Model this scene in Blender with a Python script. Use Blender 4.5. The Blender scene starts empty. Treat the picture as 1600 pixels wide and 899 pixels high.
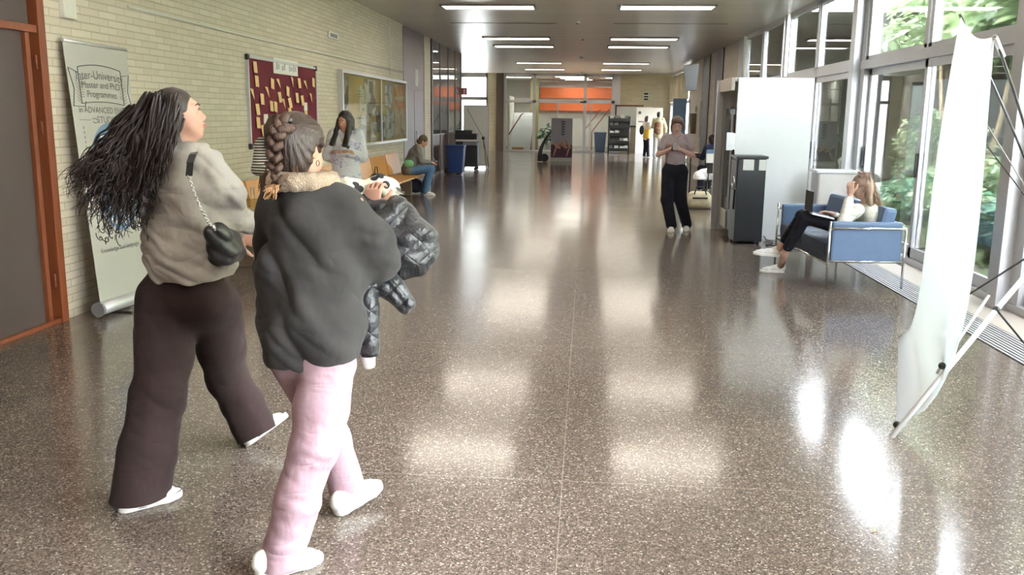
import bpy, bmesh, math, random
import numpy as np
from mathutils import Vector, Matrix
C = bpy.context.scene.collection
PI = math.pi
# ---------------- camera -------------------------------------------------
F_PX, PITCH, YAW, ROLL, CAM_H = 1402.6, 0.189276, 0.0798907, -0.0116934, 1.65
def cam_axes():
    f = np.array([-math.sin(YAW)*math.cos(PITCH), math.cos(YAW)*math.cos(PITCH), -math.sin(PITCH)])
    r = np.array([math.cos(YAW), math.sin(YAW), 0.0])
    d = np.cross(f, r)
    return r*math.cos(ROLL)+d*math.sin(ROLL), -r*math.sin(ROLL)+d*math.cos(ROLL), f
AR, AD, AF = cam_axes()
cam_data = bpy.data.cameras.new('camera')
cam = bpy.data.objects.new('camera', cam_data); C.objects.link(cam)
cam_data.sensor_width = 36; cam_data.lens = F_PX/1600*36
cam_data.clip_start = 0.05; cam_data.clip_end = 300
m = Matrix(((AR[0], -AD[0], -AF[0], 0), (AR[1], -AD[1], -AF[1], 0), (AR[2], -AD[2], -AF[2], CAM_H), (0, 0, 0, 1)))
cam.matrix_world = m
bpy.context.scene.camera = cam
# measuring helpers: where a sight line of the survey meets a vertical / horizontal plane of the place
def ray(px, py): return AR*((px-800)/F_PX)+AD*((py-449.5)/F_PX)+AF
def aY(px, py, Y): d = ray(px, py); return Vector(d*(Y/d[1]))+Vector((0, 0, CAM_H))
def aX(px, py, X): d = ray(px, py); return Vector(d*(X/d[0]))+Vector((0, 0, CAM_H))
def aZ(px, py, Z=0.0): d = ray(px, py); return Vector(d*((Z-CAM_H)/d[2]))+Vector((0, 0, CAM_H))
# ---------------- world, exposure ---------------------------------------
sc = bpy.context.scene
sc.view_settings.view_transform = 'Standard'; sc.view_settings.look = 'None'
sc.view_settings.gamma = 1; sc.view_settings.use_curve_mapping = False
sc.view_settings.exposure = 0.95
w = bpy.data.worlds.new('world'); sc.world = w; w.use_nodes = True
bg = w.node_tree.nodes['Background']; bg.inputs[0].default_value = (0.90, 0.92, 1.0, 1); bg.inputs[1].default_value = 108.0
try:
    sc.cycles.use_denoising = True
    sc.cycles.max_bounces = 9; sc.cycles.transparent_max_bounces = 16; sc.cycles.diffuse_bounces = 5
    sc.cycles.sample_clamp_indirect = 6; sc.cycles.caustics_reflective = False; sc.cycles.caustics_refractive = False
except Exception: pass
def portal(x, y, z, sx, sy, rot):
    ld = bpy.data.lights.new('daylight_portal', 'AREA'); ld.shape = 'RECTANGLE'; ld.size = sx; ld.size_y = sy
    ld.cycles.is_portal = True
    o = bpy.data.objects.new('daylight_portal', ld); C.objects.link(o); o.location = (x, y, z); o.rotation_euler = rot
portal(3.95, 10.6, 1.8, 3.6, 25, (0, math.radians(90), 0))
portal(3.95, 38.5, 1.8, 3.6, 7.8, (0, math.radians(90), 0))
# ---------------- materials ---------------------------------------------
def srgb(r, g, b):
    f = lambda c: (c/255/12.92 if c/255 <= 0.04045 else ((c/255+0.055)/1.055)**2.4)
    return (f(r), f(g), f(b), 1)
class NT:
    def __init__(s, name):
        s.m = bpy.data.materials.new(name); s.m.use_nodes = True; s.t = s.m.node_tree
        s.b = s.t.nodes['Principled BSDF']; s.out = s.t.nodes['Material Output']
    def n(s, typ, **kw):
        nd = s.t.nodes.new(typ)
        for k, v in kw.items(): setattr(nd, k, v)
        return nd
    def l(s, a, b): s.t.links.new(a, b)
    def val(s, op, a, b=None, c=None):
        nd = s.n('ShaderNodeMath', operation=op)
        for i, v in enumerate((a, b, c)):
            if v is None: continue
            if isinstance(v, (int, float)): nd.inputs[i].default_value = v
            else: s.l(v, nd.inputs[i])
        return nd.outputs[0]
    def mix(s, fac, a, b):
        nd = s.n('ShaderNodeMix', data_type='RGBA')
        for i, v in ((0, fac), (6, a), (7, b)):
            if isinstance(v, (int, float, tuple)): nd.inputs[i].default_value = v
            else: s.l(v, nd.inputs[i])
        return nd.outputs[2]
    def ramp(s, fac, stops):
        nd = s.n('ShaderNodeValToRGB'); s.l(fac, nd.inputs[0])
        e = nd.color_ramp.elements
        while len(e) < len(stops): e.new(0.5)
        for el, (p, c) in zip(e, stops): el.position = p; el.color = c
        return nd.outputs[0]
    def bump(s, h, strength=0.3, dist=0.01):
        nd = s.n('ShaderNodeBump'); nd.inputs['Strength'].default_value = strength; nd.inputs['Distance'].default_value = dist
        s.l(h, nd.inputs['Height']); s.l(nd.outputs[0], s.b.inputs['Normal'])
    def coord(s, kind='Object'): return s.n('ShaderNodeTexCoord').outputs[kind]
    def noise(s, vec, scale, detail=3, rough=0.55):
        nd = s.n('ShaderNodeTexNoise'); nd.inputs['Scale'].default_value = scale; nd.inputs['Detail'].default_value = detail
        nd.inputs['Roughness'].default_value = rough
        if vec is not None: s.l(vec, nd.inputs['Vector'])
        return nd.outputs['Fac']
    def scaled(s, vec, sx, sy, sz):
        nd = s.n('ShaderNodeMapping'); nd.inputs['Scale'].default_value = (sx, sy, sz); s.l(vec, nd.inputs['Vector']); return nd.outputs[0]
def mat(name, col, rough=0.5, metal=0.0, var=0.06, nscale=12, bump=0.0, bscale=80, spec=None, coat=0):
    k = NT(name); v = k.coord()
    n = k.noise(v, nscale)
    c2 = tuple(max(0, c*(1-var*2)) for c in col[:3])+(1,); c3 = tuple(min(1, c*(1+var)) for c in col[:3])+(1,)
    k.l(k.mix(n, c2, c3), k.b.inputs['Base Color'])
    k.b.inputs['Roughness'].default_value = rough; k.b.inputs['Metallic'].default_value = metal
    if spec is not None: k.b.inputs['Specular IOR Level'].default_value = spec
    if coat: k.b.inputs['Coat Weight'].default_value = coat; k.b.inputs['Coat Roughness'].default_value = 0.05
    if bump: k.bump(k.noise(v, bscale, 4), bump)
    return k.m
def fabric(name, col, rough=0.9, weave=500, fold=0.35, fscale=9, heather=0.0):
    k = NT(name); v = k.coord()
    n = k.noise(v, 6, 4); big = k.noise(k.scaled(v, 1, 1, 0.6), fscale, 3, 0.6)
    fine = k.noise(v, weave, 2)
    base = k.mix(n, tuple(c*0.86 for c in col[:3])+(1,), tuple(min(1, c*1.1) for c in col[:3])+(1,))
    if heather: base = k.mix(k.val('MULTIPLY', k.noise(v, 220, 3, 0.8), heather), base, (0.9, 0.9, 0.9, 1))
    k.l(base, k.b.inputs['Base Color']); k.b.inputs['Roughness'].default_value = rough
    k.b.inputs['Sheen Weight'].default_value = 0.05; k.b.inputs['Sheen Roughness'].default_value = 0.5
    k.b.inputs['Specular IOR Level'].default_value = 0.2
    ds = k.n('ShaderNodeTexNoise'); ds.inputs['Scale'].default_value = fscale*0.75; ds.inputs['Detail'].default_value = 1; ds.inputs['Distortion'].default_value = 0.5
    k.l(k.scaled(v, 1.0, 1.0, 2.1), ds.inputs['Vector'])
    rid = k.val('MULTIPLY', k.val('ABSOLUTE', k.val('SUBTRACT', ds.outputs['Fac'], 0.5)), 3.0)
    k.bump(k.val('ADD', k.val('ADD', big, k.val('MULTIPLY', rid, 0.4)), k.val('MULTIPLY', fine, 0.07)), min(1, fold*1.3), 0.025)
    return k.m
def emis(name, col, strength):
    k = NT(name); k.b.inputs['Emission Color'].default_value = col; k.b.inputs['Emission Strength'].default_value = strength
    k.b.inputs['Base Color'].default_value = (0.8, 0.8, 0.8, 1); return k.m
def glassm(name, tint=(0.93, 0.97, 0.96, 1), refl=1.0, rough=0.0):
    k = NT(name); k.t.nodes.remove(k.b)
    tr = k.n('ShaderNodeBsdfTransparent'); tr.inputs[0].default_value = tint
    gl = k.n('ShaderNodeBsdfGlossy'); gl.inputs['Roughness'].default_value = rough
    fr = k.n('ShaderNodeFresnel'); fr.inputs[0].default_value = 1.5
    mx = k.n('ShaderNodeMixShader'); k.l(k.val('MULTIPLY', fr.outputs[0], refl), mx.inputs[0])
    k.l(tr.outputs[0], mx.inputs[1]); k.l(gl.outputs[0], mx.inputs[2]); k.l(mx.outputs[0], k.out.inputs[0])
    return k.m
M = {}
# terrazzo floor
k = NT('terrazzo'); v = k.coord()
vo = k.n('ShaderNodeTexVoronoi'); vo.inputs['Scale'].default_value = 130; k.l(v, vo.inputs['Vector'])
cs = k.n('ShaderNodeSeparateColor'); k.l(vo.outputs['Color'], cs.inputs[0])
chips = k.ramp(cs.outputs[0], [(0.0, srgb(48, 40, 36)), (0.25, srgb(86, 74, 66)), (0.5, srgb(122, 108, 98)), (0.76, srgb(160, 146, 134)), (0.93, srgb(206, 196, 184))])
for e in k.t.nodes:
    if e.bl_idname == 'ShaderNodeValToRGB': e.color_ramp.interpolation = 'CONSTANT'
edge = k.n('ShaderNodeTexVoronoi', feature='DISTANCE_TO_EDGE'); edge.inputs['Scale'].default_value = 130; k.l(v, edge.inputs['Vector'])
em = k.val('LESS_THAN', edge.outputs['Distance'], 0.10)
c1 = k.mix(em, chips, srgb(104, 94, 87))
fine = k.noise(v, 420, 2); c1 = k.mix(k.val('MULTIPLY', fine, 0.5), c1, srgb(90, 77, 70))
large = k.noise(v, 0.8, 3); c1 = k.mix(k.val('MULTIPLY', large, 0.28), c1, srgb(74, 64, 58))
sp = k.n('ShaderNodeSeparateXYZ'); k.l(v, sp.inputs[0])
def joint(o, pitch, off, wd):
    t = k.val('PINGPONG', k.val('ADD', o, off), pitch/2)
    return k.val('LESS_THAN', t, wd)
jx = joint(sp.outputs[0], 3.0, 0.07+3.0, 0.0022); jy = joint(sp.outputs[1], 2.45, -8.8+24.5, 0.003)
jj = k.val('MAXIMUM', jx, jy)
c1 = k.mix(k.val('MULTIPLY', jj, 0.45), c1, srgb(158, 146, 134))
k.l(c1, k.b.inputs['Base Color'])
rn = k.noise(v, 1.3, 4)
k.l(k.val('MULTIPLY_ADD', rn, 0.09, 0.095), k.b.inputs['Roughness'])
k.b.inputs['Specular IOR Level'].default_value = 0.55
k.bump(k.noise(v, 2.2, 2, 0.4), 0.05, 0.02)
M['terrazzo'] = k.m
def brick(name, axis, c1, c2, cm, bump=0.5):
    k = NT(name); v = k.coord(); s = k.n('ShaderNodeSeparateXYZ'); k.l(v, s.inputs[0])
    cb = k.n('ShaderNodeCombineXYZ'); k.l(s.outputs[0 if axis == 'x' else 1], cb.inputs[0]); k.l(s.outputs[2], cb.inputs[1])
    wob = k.noise(v, 3, 2); 
    b = k.n('ShaderNodeTexBrick'); b.inputs['Scale'].default_value = 1; b.inputs['Brick Width'].default_value = 0.29; b.inputs['Row Height'].default_value = 0.062
    b.inputs['Mortar Size'].default_value = 0.0065; b.inputs['Mortar Smooth'].default_value = 0.5; b.inputs['Bias'].default_value = -0.1
    b.inputs['Color1'].default_value = c1; b.inputs['Color2'].default_value = c2; b.inputs['Mortar'].default_value = cm
    k.l(cb.outputs[0], b.inputs['Vector'])
    n = k.noise(v, 9, 4, 0.7); c = k.mix(k.val('MULTIPLY', n, 0.45), b.outputs['Color'], srgb(182, 171, 150))
    n2 = k.noise(v, 60, 3, 0.7); c = k.mix(k.val('MULTIPLY', n2, 0.25), c, srgb(212, 207, 192))
    k.l(c, k.b.inputs['Base Color']); k.b.inputs['Roughness'].default_value = 0.55; k.b.inputs['Specular IOR Level'].default_value = 0.35
    h = k.val('ADD', k.val('MULTIPLY', b.outputs['Fac'], -1.0), k.val('MULTIPLY', n2, 0.35))
    k.bump(h, bump, 0.006); return k.m
M['brick_y'] = brick('cream_brick_side', 'y', srgb(200, 189, 172), srgb(216, 207, 193), srgb(170, 160, 144))
M['brick_x'] = brick('cream_brick_end', 'x', srgb(188, 176, 142), srgb(206, 196, 164), srgb(160, 150, 122))
# ceiling slats run across the hall
k = NT('ceiling_slats'); v = k.coord(); s = k.n('ShaderNodeSeparateXYZ'); k.l(v, s.inputs[0])
t = k.val('PINGPONG', s.outputs[1], 0.075); ln = k.val('LESS_THAN', t, 0.006)
idx = k.val('FLOOR', k.val('DIVIDE', s.outputs[1], 0.15)); wn = k.n('ShaderNodeTexWhiteNoise', noise_dimensions='1D'); k.l(idx, wn.inputs['W'])
c = k.mix(wn.outputs['Value'], srgb(192, 188, 182), srgb(204, 200, 194)); c = k.mix(ln, c, srgb(128, 119, 112))
k.l(c, k.b.inputs['Base Color']); k.b.inputs['Roughness'].default_value = 0.3; k.b.inputs['Metallic'].default_value = 0.15
k.bump(k.val('MULTIPLY', ln, -1), 0.5, 0.01); M['ceiling'] = k.m
M['brown_panel'] = mat('brown_panel', srgb(66, 54, 52), 0.55, var=0.05, nscale=3, bump=0.05, bscale=150)
M['brown_metal'] = mat('brown_metal', srgb(74, 52, 48), 0.35, 0.1, var=0.05, nscale=4)
k = NT('orange_wood'); v = k.coord(); n = k.noise(k.scaled(v, 14, 14, 0.9), 5, 4)
k.l(k.mix(n, srgb(82, 38, 20), srgb(126, 66, 38)), k.b.inputs['Base Color']); k.b.inputs['Roughness'].default_value = 0.4; M['frame_wood'] = k.m
k = NT('seat_wood'); v = k.coord(); n = k.noise(k.scaled(v, 2, 1.2, 14), 5, 4)
k.l(k.mix(n, srgb(176, 116, 52), srgb(214, 158, 88)), k.b.inputs['Base Color']); k.b.inputs['Roughness'].default_value = 0.35; M['seat_wood'] = k.m
M['alu'] = mat('pale_aluminium', srgb(196, 196, 200), 0.35, 0.35, var=0.03)
M['alu_dark'] = mat('grey_aluminium', srgb(140, 136, 134), 0.4, 0.4, var=0.04)
M['chrome'] = mat('chrome', srgb(225, 228, 232), 0.12, 1.0, var=0.01)
M['white'] = mat('white_paint', srgb(236, 238, 240), 0.5, var=0.02)
M['offwhite'] = mat('offwhite_paint', srgb(214, 214, 206), 0.6, var=0.03)
M['paper'] = mat('paper', srgb(228, 228, 226), 0.8, var=0.03)
M['black'] = mat('black_plastic', srgb(26, 27, 30), 0.4, var=0.1)
M['dark'] = mat('dark_metal', srgb(44, 42, 42), 0.45, 0.3, var=0.08)
M['grey'] = mat('grey_plastic', srgb(120, 122, 124), 0.5, var=0.05)
M['maroon'] = mat('maroon_felt', srgb(92, 14, 34), 0.95, var=0.05, nscale=40, bump=0.2, bscale=300)
M['gold'] = mat('golden_paper', srgb(226, 192, 128), 0.45, 0.15, var=0.15, nscale=30)
M['cork'] = mat('cork', srgb(196, 174, 118), 0.9, var=0.12, nscale=60)
M['blue'] = mat('blue_leather', srgb(94, 118, 152), 0.5, var=0.06, nscale=20, bump=0.12, bscale=200)
M['blue_dk'] = mat('dark_blue_leather', srgb(52, 66, 90), 0.5, var=0.08, nscale=20, bump=0.12, bscale=200)
M['blue_bin'] = mat('blue_bin', srgb(34, 60, 116), 0.45, var=0.06)
M['slate_bin'] = mat('slate_bin', srgb(72, 92, 118), 0.5, var=0.06)
M['orange'] = mat('orange_paint', srgb(238, 120, 62), 0.5, var=0.03)
M['red'] = mat('red_paint', srgb(190, 60, 44), 0.5, var=0.03)
M['stone'] = mat('pale_stone', srgb(176, 166, 156), 0.5, var=0.08, nscale=60)
M['glass'] = glassm('window_glass', (0.95, 0.98, 0.97, 1), 0.9)
k = NT('frosted_glass'); k.t.nodes.remove(k.b); t1_ = k.n('ShaderNodeBsdfTranslucent'); t1_.inputs[0].default_value = (.9, .95, .95, 1); k.l(t1_.outputs[0], k.out.inputs[0]); M['frost'] = k.m
M['board_glass'] = glassm('board_glass', (0.97, 0.97, 0.95, 1), 0.35)
M['part_glass'] = glassm('partition_glass', (0.92, 0.94, 0.94, 1), 0.8)
M['lamp'] = emis('lamp_diffuser', (1.0, 0.93, 0.82, 1), 9.0)
# ---------------- mesh helpers -------------------------------------------
def link(name, me, m, parent=None, smooth=False):
    o = bpy.data.objects.new(name, me); C.objects.link(o)
    if m is not None:
        for mm in (m if isinstance(m, (list, tuple)) else [m]): me.materials.append(mm)
    if smooth: me.shade_smooth()
    if parent is not None: o.parent = parent; 
    return o
class MB:
    def __init__(s): s.bm = bmesh.new(); s.mi = 0
    def _faces(s, vs, fs):
        v = [s.bm.verts.new(p) for p in vs]
        out = []
        for f in fs:
            try: q = s.bm.faces.new([v[i] for i in f]); q.material_index = s.mi; out.append(q)
            except ValueError: pass
        return v
    def box(s, x0, x1, y0, y1, z0, z1, bev=0.0, mtx=None):
        t = bmesh.new(); bmesh.ops.create_cube(t, size=1)
        for v in t.verts: v.co = Vector(((v.co.x+.5)*(x1-x0)+x0, (v.co.y+.5)*(y1-y0)+y0, (v.co.z+.5)*(z1-z0)+z0))
        if bev: bmesh.ops.bevel(t, geom=list(t.edges), offset=bev, segments=2, affect='EDGES', profile=0.6)
        if mtx is not None: bmesh.ops.transform(t, matrix=mtx, verts=t.verts)
        s._merge(t); return s
    def _merge(s, t):
        for f in t.faces: f.material_index = s.mi
        me = bpy.data.meshes.new('t'); t.to_mesh(me); t.free(); s.bm.from_mesh(me); bpy.data.meshes.remove(me)
    def quad(s, a, b, c, d): s._faces([a, b, c, d], [(0, 1, 2, 3)]); return s
    def poly(s, pts): s._faces(pts, [tuple(range(len(pts)))]); return s
    def tube(s, pts, r, n=8, cap=True):
        pts = [Vector(p) for p in pts]; rs = r if isinstance(r, (list, tuple)) else [r]*len(pts)
        rings = []; up = None
        for i, p in enumerate(pts):
            t = (pts[min(i+1, len(pts)-1)]-pts[max(i-1, 0)])
            if t.length < 1e-9: t = Vector((0, 0, 1))
            t.normalize()
            if up is None: up = Vector((0, 0, 1)) if abs(t.z) < 0.9 else Vector((1, 0, 0))
            a = t.cross(up); 
            if a.length < 1e-6: a = t.orthogonal()
            a.normalize(); b = t.cross(a).normalized(); up = b*-1 if b.dot(up) < 0 else b
            a = t.cross(up).normalized()
            rings.append([s.bm.verts.new(p+a*(math.cos(2*PI*j/n)*rs[i])+up*(math.sin(2*PI*j/n)*rs[i])) for j in range(n)])
        for q, w_ in zip(rings[:-1], rings[1:]):
            for j in range(n):
                f = s.bm.faces.new((q[j], q[(j+1) % n], w_[(j+1) % n], w_[j])); f.material_index = s.mi; f.smooth = True
        if cap:
            for q in (rings[0], rings[-1]):
                try: f = s.bm.faces.new(q); f.material_index = s.mi
                except ValueError: pass
        return s
    def cyl(s, c, r, h, n=24, r2=None, mtx=None):
        t = bmesh.new(); bmesh.ops.create_cone(t, cap_ends=True, segments=n, radius1=r, radius2=r if r2 is None else r2, depth=h)
        bmesh.ops.translate(t, vec=Vector((0, 0, h/2)), verts=t.verts)
        if mtx is not None: bmesh.ops.transform(t, matrix=mtx, verts=t.verts)
        bmesh.ops.translate(t, vec=Vector(c), verts=t.verts); s._merge(t); return s
    def ball(s, c, r, seg=12, sc3=(1, 1, 1)):
        t = bmesh.new(); bmesh.ops.create_uvsphere(t, u_segments=seg, v_segments=max(6, seg*2//3), radius=r)
        for v in t.verts: v.co = Vector((v.co.x*sc3[0], v.co.y*sc3[1], v.co.z*sc3[2]))+Vector(c)
        for f in t.faces: f.smooth = True
        s._merge(t); return s
    def build(s, name, m, parent=None, smooth=False):
        bmesh.ops.recalc_face_normals(s.bm, faces=s.bm.faces)
        me = bpy.data.meshes.new(name); s.bm.to_mesh(me); s.bm.free()
        o = link(name, me, m, parent, smooth)
        if parent is not None:
            pm = Matrix(); p = parent
            while p is not None: pm = p.matrix_basis @ pm; p = p.parent
            me.transform(pm.inverted())
        return o
def tag(o, label=None, cat=None, group=None, kind=None):
    if label: o['label'] = label
    if cat: o['category'] = cat
    if group: o['group'] = group
    if kind: o['kind'] = kind
    return o
def empty(name, loc, label, cat, group=None):
    o = bpy.data.objects.new(name, None); C.objects.link(o); o.location = loc; o.empty_display_size = 0.1
    return tag(o, label, cat, group)
def struct(name, mb, m, parent=None):
    o = mb.build(name, m, parent)
    if parent is None: o['kind'] = 'structure'
    return o
def kids(o): return [c for c in list(C.objects) if c.parent == o]
def copy_tree(o, parent=None):
    c = o.copy(); C.objects.link(c); c.parent = parent
    for ch in kids(o): copy_tree(ch, c)
    return c
def text_mb(txt, size, font_extrude=0.001):
    """text as a mesh lying in its own XZ plane, centred, facing -Y"""
    cu = bpy.data.curves.new('txt', 'FONT'); cu.body = txt; cu.size = size; cu.align_x = 'CENTER'; cu.align_y = 'CENTER'
    o = bpy.data.objects.new('txt', cu); C.objects.link(o)
    dg = bpy.context.evaluated_depsgraph_get(); me = bpy.data.meshes.new_from_object(o.evaluated_get(dg))
    C.objects.unlink(o); bpy.data.objects.remove(o); bpy.data.curves.remove(cu)
    me.transform(Matrix.Rotation(PI/2, 4, 'X')); return me
# ---------------- structure ----------------------------------------------
XL, XR, ZC, YF = -4.12, 3.8, 3.6, 43.0
struct('floor', MB().box(-8, 3.85, -4, 52, -0.1, 0), M['terrazzo'])
struct('ceiling', MB().box(-8, XR+0.1, -4, YF, ZC, ZC+0.2), M['ceiling'])
struct('wall_left', MB().box(XL-0.2, XL, 6.7, 20.3, 0, ZC).box(XL-0.2, XL, 22.98, 23.9, 0, ZC), M['brick_y'])
struct('wall_left_near', MB().box(XL-0.2, XL, -4, 0.5, 0, ZC), M['brick_y'])
struct('wall_back', MB().box(-4.3, 4.0, -4.2, -4.0, 0, ZC), M['offwhite'])
# big brown doors at near left, orange wood frame
f = MB()
for y in (6.66, 4.55, 2.5): f.box(XL-0.06, XL+0.03, y-0.045, y+0.045, 0, ZC, 0.004)
f.box(XL-0.05, XL+0.015, 0.5, 6.7, 2.215, 2.27, 0.003).box(XL-0.05, XL+0.015, 0.5, 6.7, 0, 0.035, 0.003)
f.box(XL-0.05, XL+0.012, 6.47, 6.52, 0.035, 2.21, 0.003).box(XL-0.05, XL+0.03, 0.5, 0.56, 0, ZC)
fr = struct('door_1', f, M['frame_wood'])
d = MB()
for y0, y1 in ((0.56, 2.455), (2.545, 4.505), (4.595, 6.47)):
    d.box(XL-0.05, XL-0.02, y0, y1, 0.035, 2.215); d.box(XL-0.05, XL-0.02, y0, y1+0.1 if y1 > 6 else y1, 2.27, ZC)
d.box(XL-0.2, XL-0.06, 0.5, 6.71, 0, ZC); d.build('door_panel', M['brown_panel'], fr)  # solid backing box added to stop daylight leaking through the doors
h = MB()
for z in (0.35, 1.52, 2.0): h.tube([(XL+0.035, 6.545, z-0.05), (XL+0.035, 6.545, z+0.05)], 0.009)
h.build('hinge', M['frame_wood'], fr)
# brown metal double doors further along
d = MB(); d.box(XL-0.12, XL-0.02, 20.3, 22.98, 0, ZC); dd = struct('door_2', d, M['brown_metal'])
d = MB().box(XL-0.03, XL, 20.36, 21.6, 0.03, 2.2, 0.004); d.build('door_leaf', M['brown_metal'], dd)
d = MB().box(XL-0.03, XL, 21.63, 22.9, 0.03, 2.2, 0.004); d.build('door_leaf', M['brown_metal'], dd)
d = MB().box(XL-0.03, XL, 20.36, 22.9, 2.24, ZC-0.02, 0.004); d.build('transom_panel', M['brown_metal'], dd)
d = MB().tube([(XL+0.04, 21.72, 0.95), (XL+0.04, 21.72, 1.25)], 0.015); d.box(XL, XL+0.04, 21.705, 21.735, 0.96, 0.98).box(XL, XL+0.04, 21.705, 21.735, 1.22, 1.24); d.build('door_handle', M['alu'], dd)
n_ = MB().box(XL+0.0, XL+0.006, 21.7, 22.1, 2.32, 2.72).build('paper_notice', M['paper']); tag(n_, 'white paper notice stuck above the brown double doors', 'notice')
struct('trim_1', MB().box(XL-0.2, XL+0.03, 23.9, 24.12, 0, ZC), M['dark'])
# glazed office partition
g = MB()
ys = [24.12, 25.5, 27.0, 28.4, 29.7]
for y in ys: g.box(XL-0.03, XL+0.015, y-0.02, y+0.02, 0, ZC)
g.box(XL-0.03, XL+0.012, 24.12, 29.7, 0, 0.09).box(XL-0.03, XL+0.012, 24.12, 29.7, 1.1, 1.13)
wn_ = struct('window_1', g, M['alu_dark'])
p = MB()
for a, b in zip(ys[:-1], ys[1:]): p.box(XL-0.02, XL-0.01, a+0.02, b-0.02, 0.09, 1.1)
p.build('lower_panel', M['brown_metal'], wn_)
p = MB()
for a, b in zip(ys[:-1], ys[1:]): p.box(XL-0.012, XL-0.006, a+0.02, b-0.02, 1.13, ZC)
p.build('glass', M['part_glass'], wn_)
M['bl'] = mat('grey_blind', srgb(196, 198, 198), 0.8, var=0.04)
struct('wall_office_back', MB().box(-6.5, -6.4, 23.9, 30, 0, ZC), M['bl'])
struct('wall_office_side', MB().box(-6.5, XL-0.03, 29.72, 29.85, 0, ZC).box(-6.5, XL-0.2, 23.9, 24.05, 0, ZC), M['offwhite'])
for i, (y, z0, z1) in enumerate(((25.0, 1.1, 2.3), (26.4, 1.1, 2.5), (27.8, 1.1, 2.4))):
    q = empty('filing_cabinet', (-5.2, y, 0), ['pale metal office cabinet behind the glass partition, nearest of the row', 'pale metal office cabinet behind the glass partition, middle of the row', 'pale metal office cabinet behind the glass partition, farthest of the row'][i], 'cabinet')
    MB().box(-5.7, -5.2, y-0.5, y+0.5, 0, z1, 0.01).build('body', M['bl'], q)
    for s_ in (-1, 1): 
        dd = MB().box(-5.2, -5.185, y+(0.01 if s_ > 0 else -0.49), y+(0.49 if s_ > 0 else -0.01), 0.05, z1-0.03, 0.004).build('door', M['offwhite'], q)
        MB().box(-5.185, -5.165, y+s_*0.06-0.01, y+s_*0.06+0.01, 1.2, 1.4).build('handle', M['dark'], dd)
for i, y in enumerate((25.4, 28.2)):  # unseen lamps added to brighten the office interior
    q = empty('office_fill_light', (-5.2, y, ZC), ['added fill light inside the glazed office, nearer one', 'added fill light inside the glazed office, farther one'][i], 'ceiling light')
    MB().box(-5.8, -4.6, y-0.3, y+0.3, ZC-0.03, ZC, 0.004).build('frame', M['alu'], q); MB().box(-5.75, -4.65, y-0.26, y+0.26, ZC-0.035, ZC-0.031).build('diffuser', M.setdefault('lamp_office_fill', emis('office_fill_diffuser', (0.95, 0.97, 1, 1), 7.0)), q)
# lobby behind the office on the left, far end wall
struct('wall_lobby_left', MB().box(-6.7, -6.5, 29.8, YF, 0, ZC), M['brick_y'])
struct('wall_far', MB().box(-4.7, -4.28, YF, YF+0.3, 0, ZC).box(1.5, XR+0.1, YF, YF+0.3, 0, ZC).box(-6.7, -6.0, YF, YF+0.3, 0, ZC), M['brick_x'])
struct('wall_far_pillar', MB().box(-4.28, -3.93, YF-0.12, YF+0.3, 0, ZC), mat('pillar_brown', srgb(70, 56, 46), 0.5))
# white side door in the far wall
g = MB(); 
for x in (-5.97, -4.73): g.box(x-0.04, x+0.04, YF-0.02, YF+0.08, 0, ZC)
g.box(-6, -4.7, YF-0.02, YF+0.08, 2.36, 2.5).box(-6, -4.7, YF-0.02, YF+0.08, 3.4, ZC)
d3 = struct('door_3', g, M['alu_dark'])
MB().box(-5.93, -4.77, YF+0.02, YF+0.05, 0.02, 2.36).build('door_leaf', M['frost'], d3)
MB().box(-5.93, -4.77, YF+0.03, YF+0.04, 2.5, 3.4).build('transom_pane', M['frost'], d3)
# far entrance glazing
g = MB()
for x in (-3.9, -2.5, -0.12, 1.18): g.box(x-0.07, x+0.07, YF-0.03, YF+0.09, 0, ZC)
g.box(-1.42, -1.34, YF, YF+0.06, 0, 2.28)
for x in (0.46-0.3, ): g.box(x-0.03, x+0.03, YF, YF+0.06, 0, 2.28)
g.box(-3.9, 1.25, YF-0.03, YF+0.09, 2.26, 2.38).box(-3.9, 1.25, YF-0.03, YF+0.09, 3.5, ZC).box(-3.9, 1.25, YF-0.01, YF+0.05, 2.98, 3.01).box(-3.9, 1.25, YF, YF+0.06, 0, 0.07)
g.box(1.25, 1.5, YF-0.03, YF+0.09, 0, ZC)
dE = struct('door_4', g, M['alu'])
MB().box(-3.85, 1.2, YF+0.025, YF+0.031, 0.07, 3.5).build('glass', M['glass'], dE)
MB().box(-0.35, -0.1, YF-0.06, YF-0.03, 2.27, 2.33, 0.005).build('door_sensor', M['black'], dE)
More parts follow.
